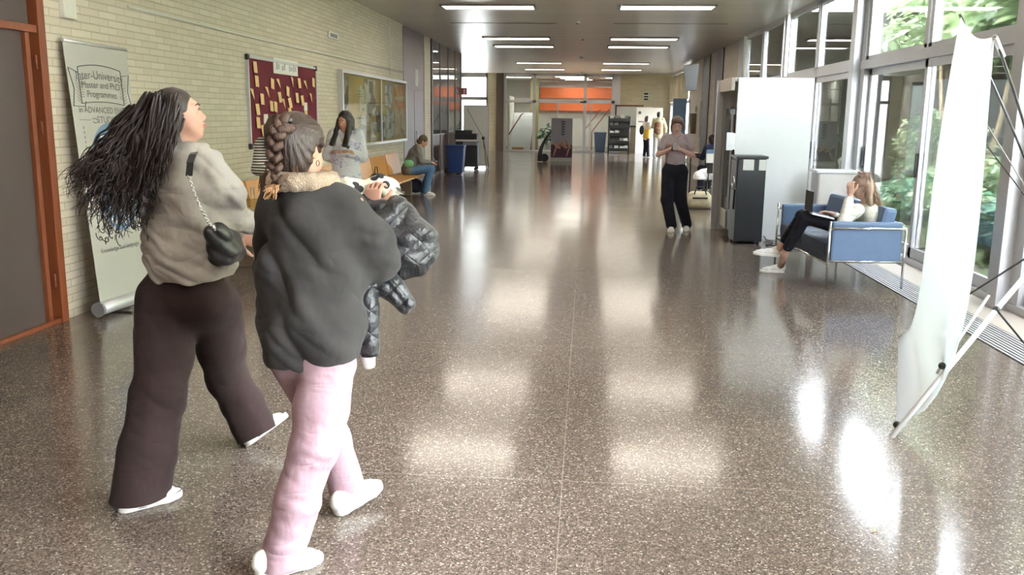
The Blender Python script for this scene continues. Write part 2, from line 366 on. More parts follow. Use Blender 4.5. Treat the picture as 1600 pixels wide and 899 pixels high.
# entrance room beyond the far glazing
struct('wall_entrance_back', MB().box(-4.6, 3.9, 50.9, 51.0, 0, ZC+0.6), M['offwhite'])
struct('wall_entrance_left', MB().box(-4.6, -4.5, YF+0.3, 51, 0, ZC+0.6), M['offwhite'])
struct('wall_entrance_right', MB().box(2.6, 2.7, YF+0.3, 51, 0, ZC+0.6), M['offwhite'])
struct('ceiling_entrance', MB().box(-4.6, 3.9, YF, 51, ZC+0.02, ZC+0.7), M['white'])
struct('trim_2', MB().box(-2.6, 2.6, 50.5, 50.9, 1.95, 2.45).box(-2.6, 2.6, 50.2, 50.9, 2.62, 3.18), M['orange'])
struct('trim_3', MB().box(-4.5, 2.6, 50.4, 50.9, 2.45, 2.62), M['white'])
for i, (x, y) in enumerate(((-0.9, 45.5), (-0.7, 47.2), (-0.5, 49.0), (1.6, 46.5), (-3.6, 46.5))):
    q = empty('entrance_ceiling_light', (x, y, ZC), 'warm panel light in the entrance ceiling, %s' % ['nearest the glass doors', 'second from the glass doors', 'by the orange band', 'over the right stair', 'over the left stair'][i], 'ceiling light', 'entrance lights')
    MB().box(x-0.75, x+0.75, y-0.3, y+0.3, ZC-0.04, ZC+0.015, 0.005).build('frame', M['alu'], q)
    MB().box(x-0.7, x+0.7, y-0.26, y+0.26, ZC-0.045, ZC-0.041).build('diffuser', M['lamp_ent'] if 'lamp_ent' in M else M.setdefault('lamp_ent', emis('entrance_diffuser', (1, 0.94, 0.85, 1), 11.0)), q)
# stair of white treads beyond the left pane, red handrail
q = empty('staircase', (-3.4, 45, 0), 'white stair behind the left pane of the far glazing', 'staircase')
s_ = MB()
for i in range(11): s_.box(-3.75+i*0.0, -2.75, 44.3+i*0.26, 44.3+(i+1)*0.26+0.02, i*0.165, (i+1)*0.165)
s_.build('steps', M['white'], q)
MB().box(-3.85, -3.78, 44.3, 47.2, 0, 2.6).build('side_wall', M['offwhite'], q)
MB().tube([(-3.75, 43.8, 0.75), (-3.2, 44.4, 1.7), (-3.1, 44.5, 1.75)], 0.03).build('handrail', M['red'], q)
MB().box(-3.6, -3.05, 43.9, 44.1, 0, 0.14).build('wooden_step', M['seat_wood'], q)
for i, (x0, x1) in enumerate(((0.25, 1.05), (-0.15, 0.65))):
    q = MB().tube([(x0, 43.9+i*0.8, 0.95), (x1, 44.4+i*0.8, 2.0)], 0.022).tube([(x0, 43.9+i*0.8, 0), (x0, 43.9+i*0.8, 0.95)], 0.025).build('handrail', M['red'])
    tag(q, ['thin red sloping handrail outside the right pane of the far doors', 'thin red sloping handrail between the far glass doors'][i], 'handrail')
struct('wall_entrance_pillar', MB().box(-2.95, -2.55, 47.6, 48.0, 0, ZC), mat('olive_paint', srgb(150, 144, 100), 0.6))
# right side: brick with dark pillars, then window
struct('wall_right', MB().box(XR, XR+0.2, -4, -1.7, 0, ZC).box(XR, XR+0.2, 23.6, 26.4, 0, ZC).box(XR, XR+0.2, 27.85, 29.2, 0, ZC).box(XR, XR+0.2, 30.8, 34.6, 0, ZC).box(XR, XR+0.2, 42.4, YF, 0, ZC), M['brick_y'])
M['pil'] = mat('dark_pillar', srgb(66, 44, 38), 0.5)
struct('trim_4', MB().box(XR-0.03, XR+0.2, 26.4, 27.85, 0, ZC), M['pil'])
struct('trim_5', MB().box(XR-0.03, XR+0.2, 29.2, 30.8, 0, ZC), M['pil'])
struct('trim_6', MB().box(XR-0.06, XR+0.1, 22.9, 23.6, 0, ZC), M['alu_dark'])
# far right window with hanging curtains
g = MB()
for y in (34.65, 37.2, 39.8, 42.35): g.box(XR-0.02, XR+0.08, y-0.05, y+0.05, 0, ZC)
g.box(XR-0.02, XR+0.08, 34.6, 42.4, 2.2, 2.3).box(XR-0.02, XR+0.08, 34.6, 42.4, 0.0, 0.12).box(XR-0.02, XR+0.08, 34.6, 42.4, 3.45, ZC)
w2 = struct('window_2', g, M['alu']); MB().box(XR+0.03, XR+0.036, 34.7, 42.3, 0.12, 3.45).build('glass', M['glass'], w2)
M['curtain'] = fabric('cream_curtain', srgb(206, 196, 168), fold=0.1)
def curtain(y0, y1, z0, z1, label):
    b = MB(); n = int((y1-y0)/0.05); P = []
    for i in range(n+1):
        y = y0+(y1-y0)*i/n; x = XR-0.045+0.035*math.sin(i*1.15)+0.01*math.sin(i*0.37)
        P.append((x, y))
    for (a, b_) in zip(P[:-1], P[1:]):
        b.quad((a[0], a[1], z0), (b_[0], b_[1], z0), (b_[0], b_[1], z1), (a[0], a[1], z1))
    o = b.build('curtain', M['curtain'], smooth=True)
    md = o.modifiers.new('s', 'SOLIDIFY'); md.thickness = 0.006
    tag(o, label, 'curtain', None)
curtain(34.9, 42.2, 2.32, 3.42, 'row of cream curtains hanging in the upper part of the far right window')
# ------------- main window wall on the right ------------------------------
def wpost(mb, y, w_, z0, z1, x0=XR-0.03, x1=XR+0.1): mb.box(x0, x1, y-w_/2, y+w_/2, z0, z1, 0.004)
posts = [-1.8, 3.2, 8.2, 13.2, 18.2, 22.9]
g = MB()
for y in posts[1:4]: g.box(XR-0.16, XR+0.12, y-0.1, y+0.1, 0, ZC, 0.005).box(XR-0.05, XR+0.14, y-0.26, y+0.26, 0, ZC, 0.004)
for y in (posts[0], 18.2): g.box(XR-0.05, XR+0.14, y-0.1, y+0.1, 0, ZC, 0.005)
struct('trim_7', g, M['alu'])
wi = 3
for a, b in zip(posts[:-1], posts[1:]):
    y0, y1 = a+0.26, b-0.26
    g = MB(); mid = (y0+y1)/2
    g.box(XR-0.06, XR+0.1, a, b, 2.33, 2.45, 0.004)           # transom beam
    g.box(XR-0.03, XR+0.06, y0, y1, 2.45, 2.5).box(XR-0.03, XR+0.06, y0, y1, 3.5, ZC)
    for y in (y0+0.04, mid-0.07, mid+0.07, y1-0.04): g.box(XR-0.03, XR+0.06, y-0.045, y+0.045, 2.45, ZC, 0.003)
    g.box(XR-0.06, XR+0.1, a, b, 0.0, 0.08, 0.004)
    ww = struct('window_%d' % wi, g, M['alu']); wi += 1
    MB().box(XR+0.01, XR+0.016, y0, y1, 2.47, 3.55).build('upper_glass', M['glass'], ww)
    for i, (c0, c1, xx) in enumerate(((y0, mid+0.05, XR+0.0), (mid-0.05, y1, XR+0.05))):
        s_ = MB().box(xx-0.02, xx+0.02, c0, c0+0.09, 0.08, 2.33, 0.003).box(xx-0.02, xx+0.02, c1-0.09, c1, 0.08, 2.33, 0.003).box(xx-0.02, xx+0.02, c0, c1, 0.08, 0.2, 0.003).box(xx-0.02, xx+0.02, c0, c1, 2.24, 2.33, 0.003)
        so = s_.build('sliding_sash', M['alu'], ww)
        MB().box(xx-0.003, xx+0.003, c0+0.09, c1-0.09, 0.2, 2.24).build('pane', M['glass'], so)
        hy = c1-0.045 if i == 0 else c1-0.045
        MB().box(xx-0.05, xx-0.02, hy-0.015, hy+0.015, 1.0, 1.28, 0.004).build('handle', M['black'], so)
struct('floor_trim', MB().box(3.36, XR-0.06, -4, 22.9, 0.0, 0.012), M['stone'])
# floor grille of long bars
q = tag(MB().box(3.04, 3.36, -3.9, 22.5, 0.0, 0.003).build('floor_grille', mat('grille_well', srgb(40, 44, 48), 0.7)), 'long metal floor grille running along the window wall', 'floor grille')
for i in range(9):
    x = 3.055+i*0.0365
    MB().box(x-0.009, x+0.009, -3.9, 22.5, 0.003, 0.009).build('bar', M['alu'], q)
# ---------------- ceiling lights -------------------------------------------
lights = [(x, y) for y in (-1.6, 2.4, 6.0, 13.25, 16.9, 23.6, 26.25, 34.3, 38.9) for x in (-1.84, 1.37)]  # rows over and behind the camera are unseen, added to light the foreground
names = ['nearest of the visible', 'second', 'third', 'fourth', 'fifth', 'farthest']
M['lampc'] = emis('lamp_diffuser_cool', (1.0, 0.90, 0.76, 1), 7.5)
first = None
for x, y in lights:
    r_ = [16.9, 23.6, 26.25, 34.3, 38.9].index(y) if y > 15 else -1
    side = 'left' if x < 0 else 'right'
    lab = ('%s lamp in the %s row of recessed linear ceiling lights, counted from the camera' % (['first', 'second', 'third', 'fourth', 'fifth'][r_], side)) if r_ >= 0 else ('recessed linear ceiling light overhead near the camera, %s row, %s' % (side, {-1.6: 'added fill, farthest behind', 2.4: 'added fill, above the viewer', 6.0: 'added fill, just ahead', 9.6: 'next ahead', 13.25: 'just before the visible ones'}[y]))
    q = empty('ceiling_light', (x, y, ZC), lab, 'ceiling light', 'ceiling lights')
    if first is None:
        MB().box(x-0.86, x+0.86, y-0.31, y-0.27, ZC-0.03, ZC).box(x-0.86, x+0.86, y+0.27, y+0.31, ZC-0.03, ZC).box(x-0.86, x-0.82, y-0.31, y+0.31, ZC-0.03, ZC).box(x+0.82, x+0.86, y-0.31, y+0.31, ZC-0.03, ZC).build('frame', M['alu_dark'], q)
        MB().box(x-0.82, x+0.82, y-0.27, y+0.27, ZC-0.02, ZC-0.012).build('diffuser', M['lampc'], q); first = q
    else:
        for ch in kids(first): c_ = ch.copy(); C.objects.link(c_); c_.parent = q
for i, (px, py) in enumerate(((902, 34), (910, 60), (908, 89), (910, 112), (1060, 30))[:4]):
    p = aZ(px, py, ZC)
    q = empty('smoke_detector', p, 'small round detector on the ceiling centre line, %s' % ['nearest', 'second', 'third', 'farthest'][i], 'smoke detector', 'ceiling detectors')
    MB().cyl((p.x, p.y, ZC-0.03), 0.06, 0.03).build('base', M['white'], q); MB().cyl((p.x, p.y, ZC-0.05), 0.035, 0.02).build('sensor', M['grey'], q)
for i, (x0, x1, y) in enumerate(((-3.0, -0.7, 19.9), (0.5, 2.9, 19.9))):
    tag(MB().box(x0, x1, y-0.03, y+0.03, ZC-0.004, ZC).build('ceiling_slot', M['dark']), 'dark slot across the ceiling slats between the first two %s lamps' % ['left', 'right'][i], 'ceiling slot')
# ---------------- courtyard ------------------------------------------------
M['soil'] = mat('soil', srgb(96, 84, 62), 0.95, var=0.2, nscale=8)
struct('ground_courtyard', MB().box(3.95, 14, -6, 46, -0.2, -0.02), M['soil'])
M['court'] = brick('courtyard_brick', 'y', srgb(138, 144, 146), srgb(150, 156, 156), srgb(122, 128, 130), 0.2)
struct('wall_courtyard', MB().box(11.0, 11.3, -6, 46, -0.2, 6.8), M['court'])
struct('wall_courtyard_end', MB().box(3.98, 11.0, 27.0, 27.3, -0.2, 6.8), M['court'])
struct('courtyard_shade_roof', MB().box(3.98, 11.3, 19.0, 27.3, 3.75, 3.95), M['court'])  # unseen roof slab, added to shade the far end of the courtyard
def leafmat(name, a, b):
    k = NT(name); oi = k.n('ShaderNodeTexNoise'); oi.inputs['Scale'].default_value = 3.0; k.l(k.coord(), oi.inputs['Vector'])
    k.l(k.mix(k.val('MULTIPLY_ADD', oi.outputs['Fac'], 2.4, -0.7), a, b), k.b.inputs['Base Color'])
    k.b.inputs['Roughness'].default_value = 0.4
    tr = k.n('ShaderNodeBsdfTranslucent'); tr.inputs[0].default_value = b
    mx = k.n('ShaderNodeMixShader'); mx.inputs[0].default_value = 0.2
    k.l(k.b.outputs[0], mx.inputs[1]); k.l(tr.outputs[0], mx.inputs[2]); k.l(mx.outputs[0], k.out.inputs[0]); return k.m
M['leaf1'] = leafmat('leaf_green', srgb(66, 90, 62), srgb(150, 168, 122))
M['leaf2'] = leafmat('leaf_yellow', srgb(112, 124, 78), srgb(190, 188, 140))
M['leaf3'] = leafmat('leaf_deep', srgb(44, 80, 62), srgb(110, 150, 116))
M['bark'] = mat('bark', srgb(160, 138, 108), 0.8, var=0.15, nscale=20)
def leaves(mb, c, rad, n, ln, rnd, droop=0.3):
    for _ in range(n):
        d = Vector((rnd.gauss(0, 1), rnd.gauss(0, 1), rnd.gauss(0, 1))).normalized()*rnd.uniform(0.25, 1)**0.6
        p = Vector(c)+Vector((d.x*rad[0], d.y*rad[1], d.z*rad[2]))
        # a rosette of leaves
        out = Vector((d.x+rnd.gauss(0, .5), d.y+rnd.gauss(0, .5), abs(d.z)*0.3+rnd.gauss(0, .4)-droop)).normalized()
        L = ln*rnd.uniform(0.6, 1.25); W = L*rnd.uniform(0.2, 0.32)
        side = out.cross(Vector((rnd.gauss(0, .4), rnd.gauss(0, .4), 1))).normalized(); up = side.cross(out)
        a = p; b = p+out*L*0.45+up*L*0.06; e = p+out*L-up*L*0.1
        mb._faces([a, b+side*W, e, b-side*W], [(0, 1, 2, 3)])
def plant(name, x, y, label, cat, crowns, stems, leaf, ln, seed, group=None):
    rnd = random.Random(seed)
    q = empty(name, (x, y, -0.05), label, cat, group)
    st = MB()
    for (dx, dy, h, r) in stems:
        pts = [(x+dx*0.3, y+dy*0.3, -0.05)]
        for t in (0.25, 0.5, 0.75, 1.0): pts.append((x+dx*(0.3+0.7*t)+rnd.gauss(0, .05), y+dy*(0.3+0.7*t)+rnd.gauss(0, .05), h*t))
        st.tube(pts, [r, r*0.85, r*0.75, r*0.6, r*0.4], 7)
    st.build('stem', M['bark'], q)
    lf = MB()
    for (dx, dy, z, rx, ry, rz, n) in crowns: leaves(lf, (x+dx, y+dy, z), (rx, ry, rz), n, ln, rnd)
    lf.build('foliage', M[leaf], q)
    return q
G1 = 'courtyard shrubs'
# tall trees whose crowns fill the upper panes
plant('tree', 6.6, 8.0, 'broad-leaved tree behind the nearest window bay, its crown spilling over the transom', 'tree', [(0, 0.3, 3.4, 1.4, 2.0, 0.9, 1500), (0.9, -1.5, 3.9, 1.5, 1.6, 1.2, 900)], [(-0.4, 0.5, 3.3, .05), (0.3, -0.6, 3.6, .045), (0.1, 1.2, 3.3, .04)], 'leaf2', 0.34, 1)
plant('tree', 6.4, 12.0, 'green tree with pale crossing stems behind the second window bay', 'tree', [(0, 0.2, 3.5, 1.4, 2.0, 0.95, 1500), (-0.4, 1.8, 3.0, 0.9, 1.0, 0.6, 350)], [(-0.5, -1.6, 3.4, .05), (0.2, 1.3, 3.4, .045)], 'leaf1', 0.36, 2)
plant('tree', 6.8, 16.5, 'leafy tree with a slanting yellow stem behind the far end of the window wall', 'tree', [(0, 0, 3.7, 1.5, 1.9, 0.9, 900), (-0.9, 1.9, 3.1, 0.6, 0.7, 0.35, 160)], [(-0.6, 0.8, 3.5, .045), (0.3, -0.4, 3.6, .05)], 'leaf1', 0.36, 3)
plant('tree', 8.6, 5.0, 'tall tree with a yellow-green crown at the back of the courtyard', 'tree', [(0, 0, 3.8, 2.0, 2.6, 1.6, 1500)], [(0.1, 0.2, 3.8, .07)], 'leaf2', 0.36, 4)
plant('tree', 9.0, 13.0, 'tall dark green tree at the back of the courtyard', 'tree', [(0, 0, 4.4, 1.8, 2.6, 1.5, 1400)], [(0.1, 0.2, 4.2, .07)], 'leaf3', 0.36, 5)
plant('tree', 9.2, 20.0, 'tall green tree near the far end of the courtyard', 'tree', [(0, 0, 4.6, 1.5, 2.4, 1.3, 800)], [(0.1, 0.2, 4.4, .07)], 'leaf1', 0.36, 6)
sh = [(5.0, 7.4, 'leaf1', 0.75, 'low leafy shrub just outside the nearest window bay'), (5.0, 8.9, 'leaf2', 0.8, 'pale yellow-green shrub beside the blue planter'), (5.3, 10.4, 'leaf3', 1.0, 'bluish green shrub behind the armchair end of the window wall'),
      (5.1, 11.7, 'leaf1', 1.15, 'rounded green bush just outside the second window bay'), (5.6, 13.4, 'leaf1', 0.9, 'small bush outside behind the main aluminium post'), (5.6, 15.4, 'leaf3', 0.7, 'dark low shrub outside beyond the white cabinet'), (5.6, 5.8, 'leaf1', 1.2, 'green bush right of the blue planter'), (7.2, 10.0, 'leaf2', 1.5, 'tall yellow-green bush further back in the courtyard'), (7.4, 7.0, 'leaf3', 1.4, 'dark green bush further back in the courtyard'),
      (6.6, 12.6, 'leaf1', 2.0, 'tall green bush behind the second window bay'), (8.4, 9.0, 'leaf1', 2.4, 'big green bush at the back right of the courtyard'), (9.0, 16.0, 'leaf3', 2.2, 'big dark bush at the back of the courtyard'), (6.2, 4.6, 'leaf2', 1.9, 'yellow-green bush at the near end of the courtyard'), (7.0, 18.6, 'leaf1', 1.8, 'green bush near the far end of the courtyard')]
for i, (x, y, lf, h, lab) in enumerate(sh):
    plant('shrub', x, y, lab, 'shrub', [(0, 0, h*0.58, 0.65+h*.12, 0.8+h*.15, h*0.5, int(560+240*h))], [(0.1, 0.1, h*0.8, .015), (-0.15, -0.2, h*0.7, .012), (0, 0.25, h*0.7, .012)], lf, 0.2, 20+i, G1)
rnd = random.Random(77); gm = MB()
for _ in range(2600):
    p = (rnd.uniform(4.15, 6.5), rnd.uniform(3, 20), 0.0); leaves(gm, p, (0.12, 0.12, 0.1), 1, 0.17, rnd, -0.3)
o = gm.build('ground_cover', M['leaf1']); tag(o, 'low leafy ground cover growing along the window wall outside', 'ground cover', kind='stuff')
q = empty('planter', (5.55, 8.0, 0), 'blue metal planter box standing outside among the shrubs', 'planter')
MB().box(5.35, 5.8, 7.2, 9.4, -0.02, 0.62, 0.01).build('box', mat('blue_metal', srgb(74, 100, 140), 0.45), q)
MB().box(5.32, 5.83, 7.17, 9.43, 0.6, 0.66, 0.008).build('rim', mat('blue_rim', srgb(110, 140, 176), 0.45), q)
# ---------------- roll-up banner (left) -------------------------------------
def wall_xf(base, top, yaw):  # local: x along width, y depth (back), z up the sheet
    pass
BL, BR = Vector((-3.98, 7.0, 0.09)), Vector((-3.78, 7.85, 0.09)); TL, TR = Vector((-4.09, 6.86, 2.2)), Vector((-3.96, 7.96, 2.2))
TL = aX(97, 63, -4.06); TR = aX(232, 85, -3.97); BL = aZ(158, 483, 0.07); BR = BL+(TR-TL).normalized()*0.83; BR.z = 0.07
TR = TL+(TR-TL).normalized()*0.86
bx = (BR-BL).normalized(); bz = ((TL+TR)/2-(BL+BR)/2).normalized(); by = bz.cross(bx).normalized()*-1  # out of sheet, towards hall
if by.x < 0: by = -by
q = empty('rollup_banner', (BL+BR)/2*1.0, 'grey roll-up banner reading Advanced English Studies, standing against the brick wall', 'banner')
b = MB()
N = 10
for i in range(N):
    t0, t1 = i/N, (i+1)/N
    b.quad(BL.lerp(TL, t0), BR.lerp(TR, t0), BR.lerp(TR, t1), BL.lerp(TL, t1))
sheet = b.build('banner_sheet', mat('banner_grey', srgb(176, 174, 168), 0.6, var=0.02), q)
md = sheet.modifiers.new('s', 'SOLIDIFY'); md.thickness = 0.002
MB().tube([TL+Vector((0, 0, .005)), TR+Vector((0, 0, .005))], 0.014).build('top_rail', M['alu'], q)
MB().tube([BL-bx*0.02+Vector((0.0, 0, -0.0)), BR+bx*0.02], 0.055, 14).build('base_cassette', M['alu'], q)
MB().tube([BL-bx*0.045, BL-bx*0.02], 0.06, 14).build('end_cap', M['grey'], q); MB().tube([BR+bx*0.045, BR+bx*0.02], 0.06, 14).build('end_cap', M['grey'], q)
MB().tube([(BL+BR)/2-by*0.03, (TL+TR)/2-by*0.02], 0.008).build('pole', M['alu'], q)
f = MB()
for s_ in (0.25, 0.75):
    c = BL.lerp(BR, s_); f.box(-0.015, 0.015, -0.14, 0.14, 0.0, 0.012, mtx=Matrix.Translation((c.x, c.y, 0.0)) @ Matrix.Rotation(math.atan2(by.y, by.x)-PI/2, 4, 'Z'))
f.build('foot', M['dark'], q)
# print on the banner: local frame u (0..1 across), v (0..1 up)
def bp(u, v, off=0.004): return BL.lerp(BR, u).lerp(TL.lerp(TR, u), v)+by*off
M['ink'] = mat('dark_ink', srgb(92, 92, 92), 0.7, var=0.02); M['ink2'] = mat('blue_ink', srgb(104, 134, 164), 0.7, var=0.05); M['ink3'] = mat('pale_ink', srgb(214, 218, 216), 0.7, var=0.02)
def ban_text(txt, u, v, size, m='ink', bend=0.0, name='lettering'):
    me = text_mb(txt, size); W = (BR-BL).length; H = (TL-BL).length
    for vt in me.vertices:
        x, z = vt.co.x, vt.co.z; uu = u+x/W; vv = v+z/H-bend*(x/W)**2
        vt.co = bp(uu, vv)
    o = link(name, me, M[m], None); inv = q.matrix_basis.inverted(); me.transform(inv); o.parent = q
    return o
ban_text('Inter-University', 0.49, 0.885, 0.098, bend=0.06); ban_text('Master and PhD', 0.49, 0.848, 0.078, bend=0.04); ban_text('Programmes', 0.49, 0.813, 0.078, bend=0.03)
ban_text('in ADVANCED ENGLISH', 0.54, 0.752, 0.07); ban_text('STUDIES', 0.53, 0.715, 0.078)
ban_text('EVERYTHING', 0.62, 0.3, 0.05); ban_text('Knowledge and language', 0.45, 0.215, 0.055)
ln = MB()
def stroke(uvs, wd=0.004, m=None):
    ln.tube([bp(u, v, 0.003) for u, v in uvs], wd/2, 4, cap=False)
def arc(u0, u1, v, bend, n=10): return [(u0+(u1-u0)*i/n, v-bend*((u0+(u1-u0)*i/n)-0.5)**2) for i in range(n+1)]
stroke(arc(0.16, 0.84, 0.925, 0.12), 0.007); stroke(arc(0.16, 0.84, 0.785, 0.08), 0.007)
stroke([(0.16, 0.911), (0.16, 0.776)], 0.007); stroke([(0.84, 0.911), (0.84, 0.776)], 0.007)
stroke([(0.16, 0.89), (0.02, 0.905), (0.07, 0.83), (0.03, 0.765), (0.2, 0.765), (0.22, 0.784)], 0.007)
stroke([(0.84, 0.89), (0.98, 0.9), (0.93, 0.83), (0.97, 0.765), (0.8, 0.765)], 0.007)
for i in range(8): 
    stroke([(0.17, 0.8+i*0.009), (0.215, 0.802+i*0.009)], 0.003); stroke([(0.785, 0.802+i*0.009), (0.83, 0.8+i*0.009)], 0.003); stroke([(0.1, 0.79+i*0.012), (0.155, 0.775+i*0.012)], 0.003); stroke([(0.85, 0.78+i*0.012), (0.9, 0.79+i*0.012)], 0.003)
for i in range(24): stroke([(0.13, 0.69-i*0.018), (0.13, 0.681-i*0.018)], 0.004)
for i in range(6): stroke([(0.09+i*0.03, 0.715), (0.105+i*0.03, 0.715)], 0.004); stroke([(0.2+i*0.04, 0.262), (0.22+i*0.04, 0.262)], 0.004)
stroke([(0.28, 0.72), (0.34, 0.72), (0.37, 0.71), (0.33, 0.703), (0.29, 0.708)], 0.005)
ln.build('line_drawing', M['ink'], q)
disc = MB(); n = 40; cu, cv, W, H = 0.55, 0.5, 0.86, 2.15
for (v_, rr) in ((0.565, 0.30), (0.40, 0.26)):
    disc.poly([bp(cu+rr/W*math.cos(2*PI*i/n), v_+rr/H*math.sin(2*PI*i/n), 0.003) for i in range(n)])
disc.build('round_emblem', M['ink2'], q)
rnd = random.Random(5); dots = MB()
for (v_, rr) in ((0.565, 0.27), (0.40, 0.23)):
    for _ in range(46):
        a, r_ = rnd.uniform(0, 2*PI), rr*math.sqrt(rnd.random()); u0, v0 = cu+r_/W*math.cos(a), v_+r_/H*math.sin(a); t = rnd.uniform(-.5, .5); w0, h0 = rnd.uniform(.006, .012), rnd.uniform(.015, .032)
        dots.poly([bp(u0+(dx*math.cos(t)-dz*math.sin(t))/W, v0+(dx*math.sin(t)+dz*math.cos(t))/H, 0.0045) for dx, dz in ((-w0, -h0), (w0, -h0), (w0*1.5, 0), (w0, h0), (-w0, h0), (-w0*1.5, 0))])
dots.build('emblem_figures', M['ink3'], q)
M['ink3b'] = mat('faint_ink', srgb(176, 178, 188), 0.8)
# ---------------- notice boards ---------------------------------------------
q = empty('felt_noticeboard', (XL, 12.2, 1.8), 'maroon felt noticeboard with golden paper scraps on the left wall', 'noticeboard')
y0, y1, z0, z1 = 10.85, 13.6, 1.25, 2.3
MB().box(XL, XL+0.02, y0, y1, z0, z1).build('felt', M['maroon'], q)
MB().box(XL, XL+0.035, y0-0.03, y0, z0-0.03, z1+0.03).box(XL, XL+0.035, y1, y1+0.03, z0-0.03, z1+0.03).box(XL, XL+0.035, y0, y1, z0-0.03, z0).box(XL, XL+0.035, y0, y1, z1, z1+0.03).build('frame', M['alu'], q)
for y in (y0-0.01, y1+0.01):
    for z in (z0-0.01, z1+0.01): MB().box(XL, XL+0.042, y-0.035, y+0.035, z-0.035, z+0.035, 0.01).build('corner', M['dark'], q)
t = MB().box(XL+0.02, XL+0.024, 11.75, 12.75, 2.16, 2.36).build('title_sheet', M['paper']); tag(t, 'white title strip pinned over the top edge of the maroon noticeboard', 'paper sheet')
wm = MB()
for i_, (y_, w__) in enumerate(((11.85, .06), (11.93, .05), (12.08, .07), (12.17, .05), (12.38, .06), (12.47, .05), (12.55, .05), (12.63, .05))): wm.box(XL+0.024, XL+0.026, y_, y_+w__, 2.21+.01*(i_ % 2), 2.30-.015*(i_ % 3))
wm.build('lettering', M['ink3b'], t)
# golden scraps: measured positions on the board
sp_ = [(398, 105), (401, 127), (425, 131), (435, 131), (456, 128), (467, 130), (477, 133), (489, 129), (394, 147), (417, 144), (449, 143), (409, 155), (437, 152), (464, 153), (472, 157), (485, 153), (424, 166), (430, 167), (443, 162), (453, 161), (402, 171), (453, 176), (403, 192), (411, 204), (419, 203), (436, 188), (462, 190), (478, 180), (446, 203), (470, 206)]
rnd = random.Random(9)
side_ = ['near the top left corner', 'near the upper left', 'upper left, curling', 'upper middle', 'upper middle right', 'upper right', 'right of the upper row', 'at the upper right edge', 'at the left edge', 'left of centre', 'just above centre', 'left, upright', 'centre', 'right of centre', 'right, upright', 'at the right edge', 'middle left', 'middle left, twisted', 'middle', 'middle right', 'lower left', 'lower middle', 'lower left edge', 'bottom left', 'bottom left, half hidden', 'low centre', 'low right of centre', 'low right', 'bottom centre', 'bottom right']
for i, (px, py) in enumerate(sp_):
    p = aX(px, py, XL+0.03); tri = i in (3, 4, 6, 8, 9, 18, 15); s_ = 0.05; hh = 0.068; b = MB(); a = rnd.uniform(-0.25, 0.25)
    pts = [(-s_, -hh), (s_*0.7, -hh*1.0), (s_, hh), (-s_*0.8, hh)] if not tri else [(-s_*0.8, hh), (s_*0.7, hh*0.9), (s_*0.5, -hh)]
    pts = [(x*math.cos(a)-z*math.sin(a), x*math.sin(a)+z*math.cos(a)) for x, z in pts]
    P = [Vector((XL+0.028+(0.018 if z < 0 else 0.0), p.y+x*1.35, p.z+z)) for k_, (x, z) in enumerate(pts)]
    b.poly(P); o = b.build('golden_scrap' if i not in (19, 20) else 'golden_scrap', M['gold']); md = o.modifiers.new('s', 'SOLIDIFY'); md.thickness = 0.003
    tag(o, 'golden paper scrap pinned on the maroon board, %s' % side_[i], 'paper scrap', 'golden paper scraps on the maroon board')
for i, (px, py) in enumerate(((416, 186), (478, 167))):
    p = aX(px, py, XL+0.03); o = MB().box(XL+0.02, XL+0.03, p.y-0.07, p.y+0.07, p.z-0.06, p.z+0.06).build('white_note', M['paper'])
    tag(o, ['small white note low on the left of the maroon board', 'small white note on the right of the maroon board'][i], 'note')
q = empty('glazed_noticeboard', (XL, 17.7, 1.7), 'glass-fronted cork noticeboard with posters on the left wall', 'noticeboard')
y0, y1, z0, z1 = 14.95, 20.2, 1.12, 2.32
MB().box(XL, XL+0.03, y0, y1, z0, z1).build('cork_panel', M['cork'], q)
MB().box(XL, XL+0.09, y0-0.06, y0, z0-0.05, z1+0.05).box(XL, XL+0.09, y1, y1+0.06, z0-0.05, z1+0.05).box(XL, XL+0.09, y0, y1, z0-0.05, z0).box(XL, XL+0.09, y0, y1, z1, z1+0.05).box(XL+0.06, XL+0.085, 17.75, 17.79, z0, z1).build('frame', M['alu'], q)
MB().box(XL+0.07, XL+0.075, y0, y1, z0, z1).build('sliding_glass', M['board_glass'], q)
ps = [(15.0, 15.45, 1.72, 2.28, (150, 156, 160), (60, 60, 66), 'grey poster at the left edge'), (16.2, 16.55, 1.7, 2.15, (196, 200, 180), (110, 130, 100), 'pale poster with green figures'), (16.6, 17.45, 1.62, 2.28, (214, 216, 214), (110, 112, 110), 'white poster with four round portraits'),
      (16.1, 16.9, 1.16, 1.62, (120, 116, 118), (200, 204, 210), 'dark photograph poster in the lower middle'), (17.5, 17.8, 1.3, 1.82, (96, 92, 92), (170, 166, 160), 'narrow dark poster left of the glass joint'), (18.3, 18.95, 1.78, 2.26, (104, 126, 168), (220, 214, 210), 'blue poster at the upper right'),
      (18.4, 19.1, 1.16, 1.74, (206, 212, 218), (120, 126, 136), 'white printed poster at the lower right'), (19.2, 20.1, 1.2, 2.28, (208, 196, 170), (176, 160, 128), 'beige sheet at the right end'), (17.0, 17.5, 1.14, 1.5, (214, 212, 206), (150, 150, 150), 'small white sheet in the lower middle'), (17.85, 18.3, 1.14, 1.62, (196, 202, 206), (80, 84, 92), 'white leaflet right of the glass joint')]
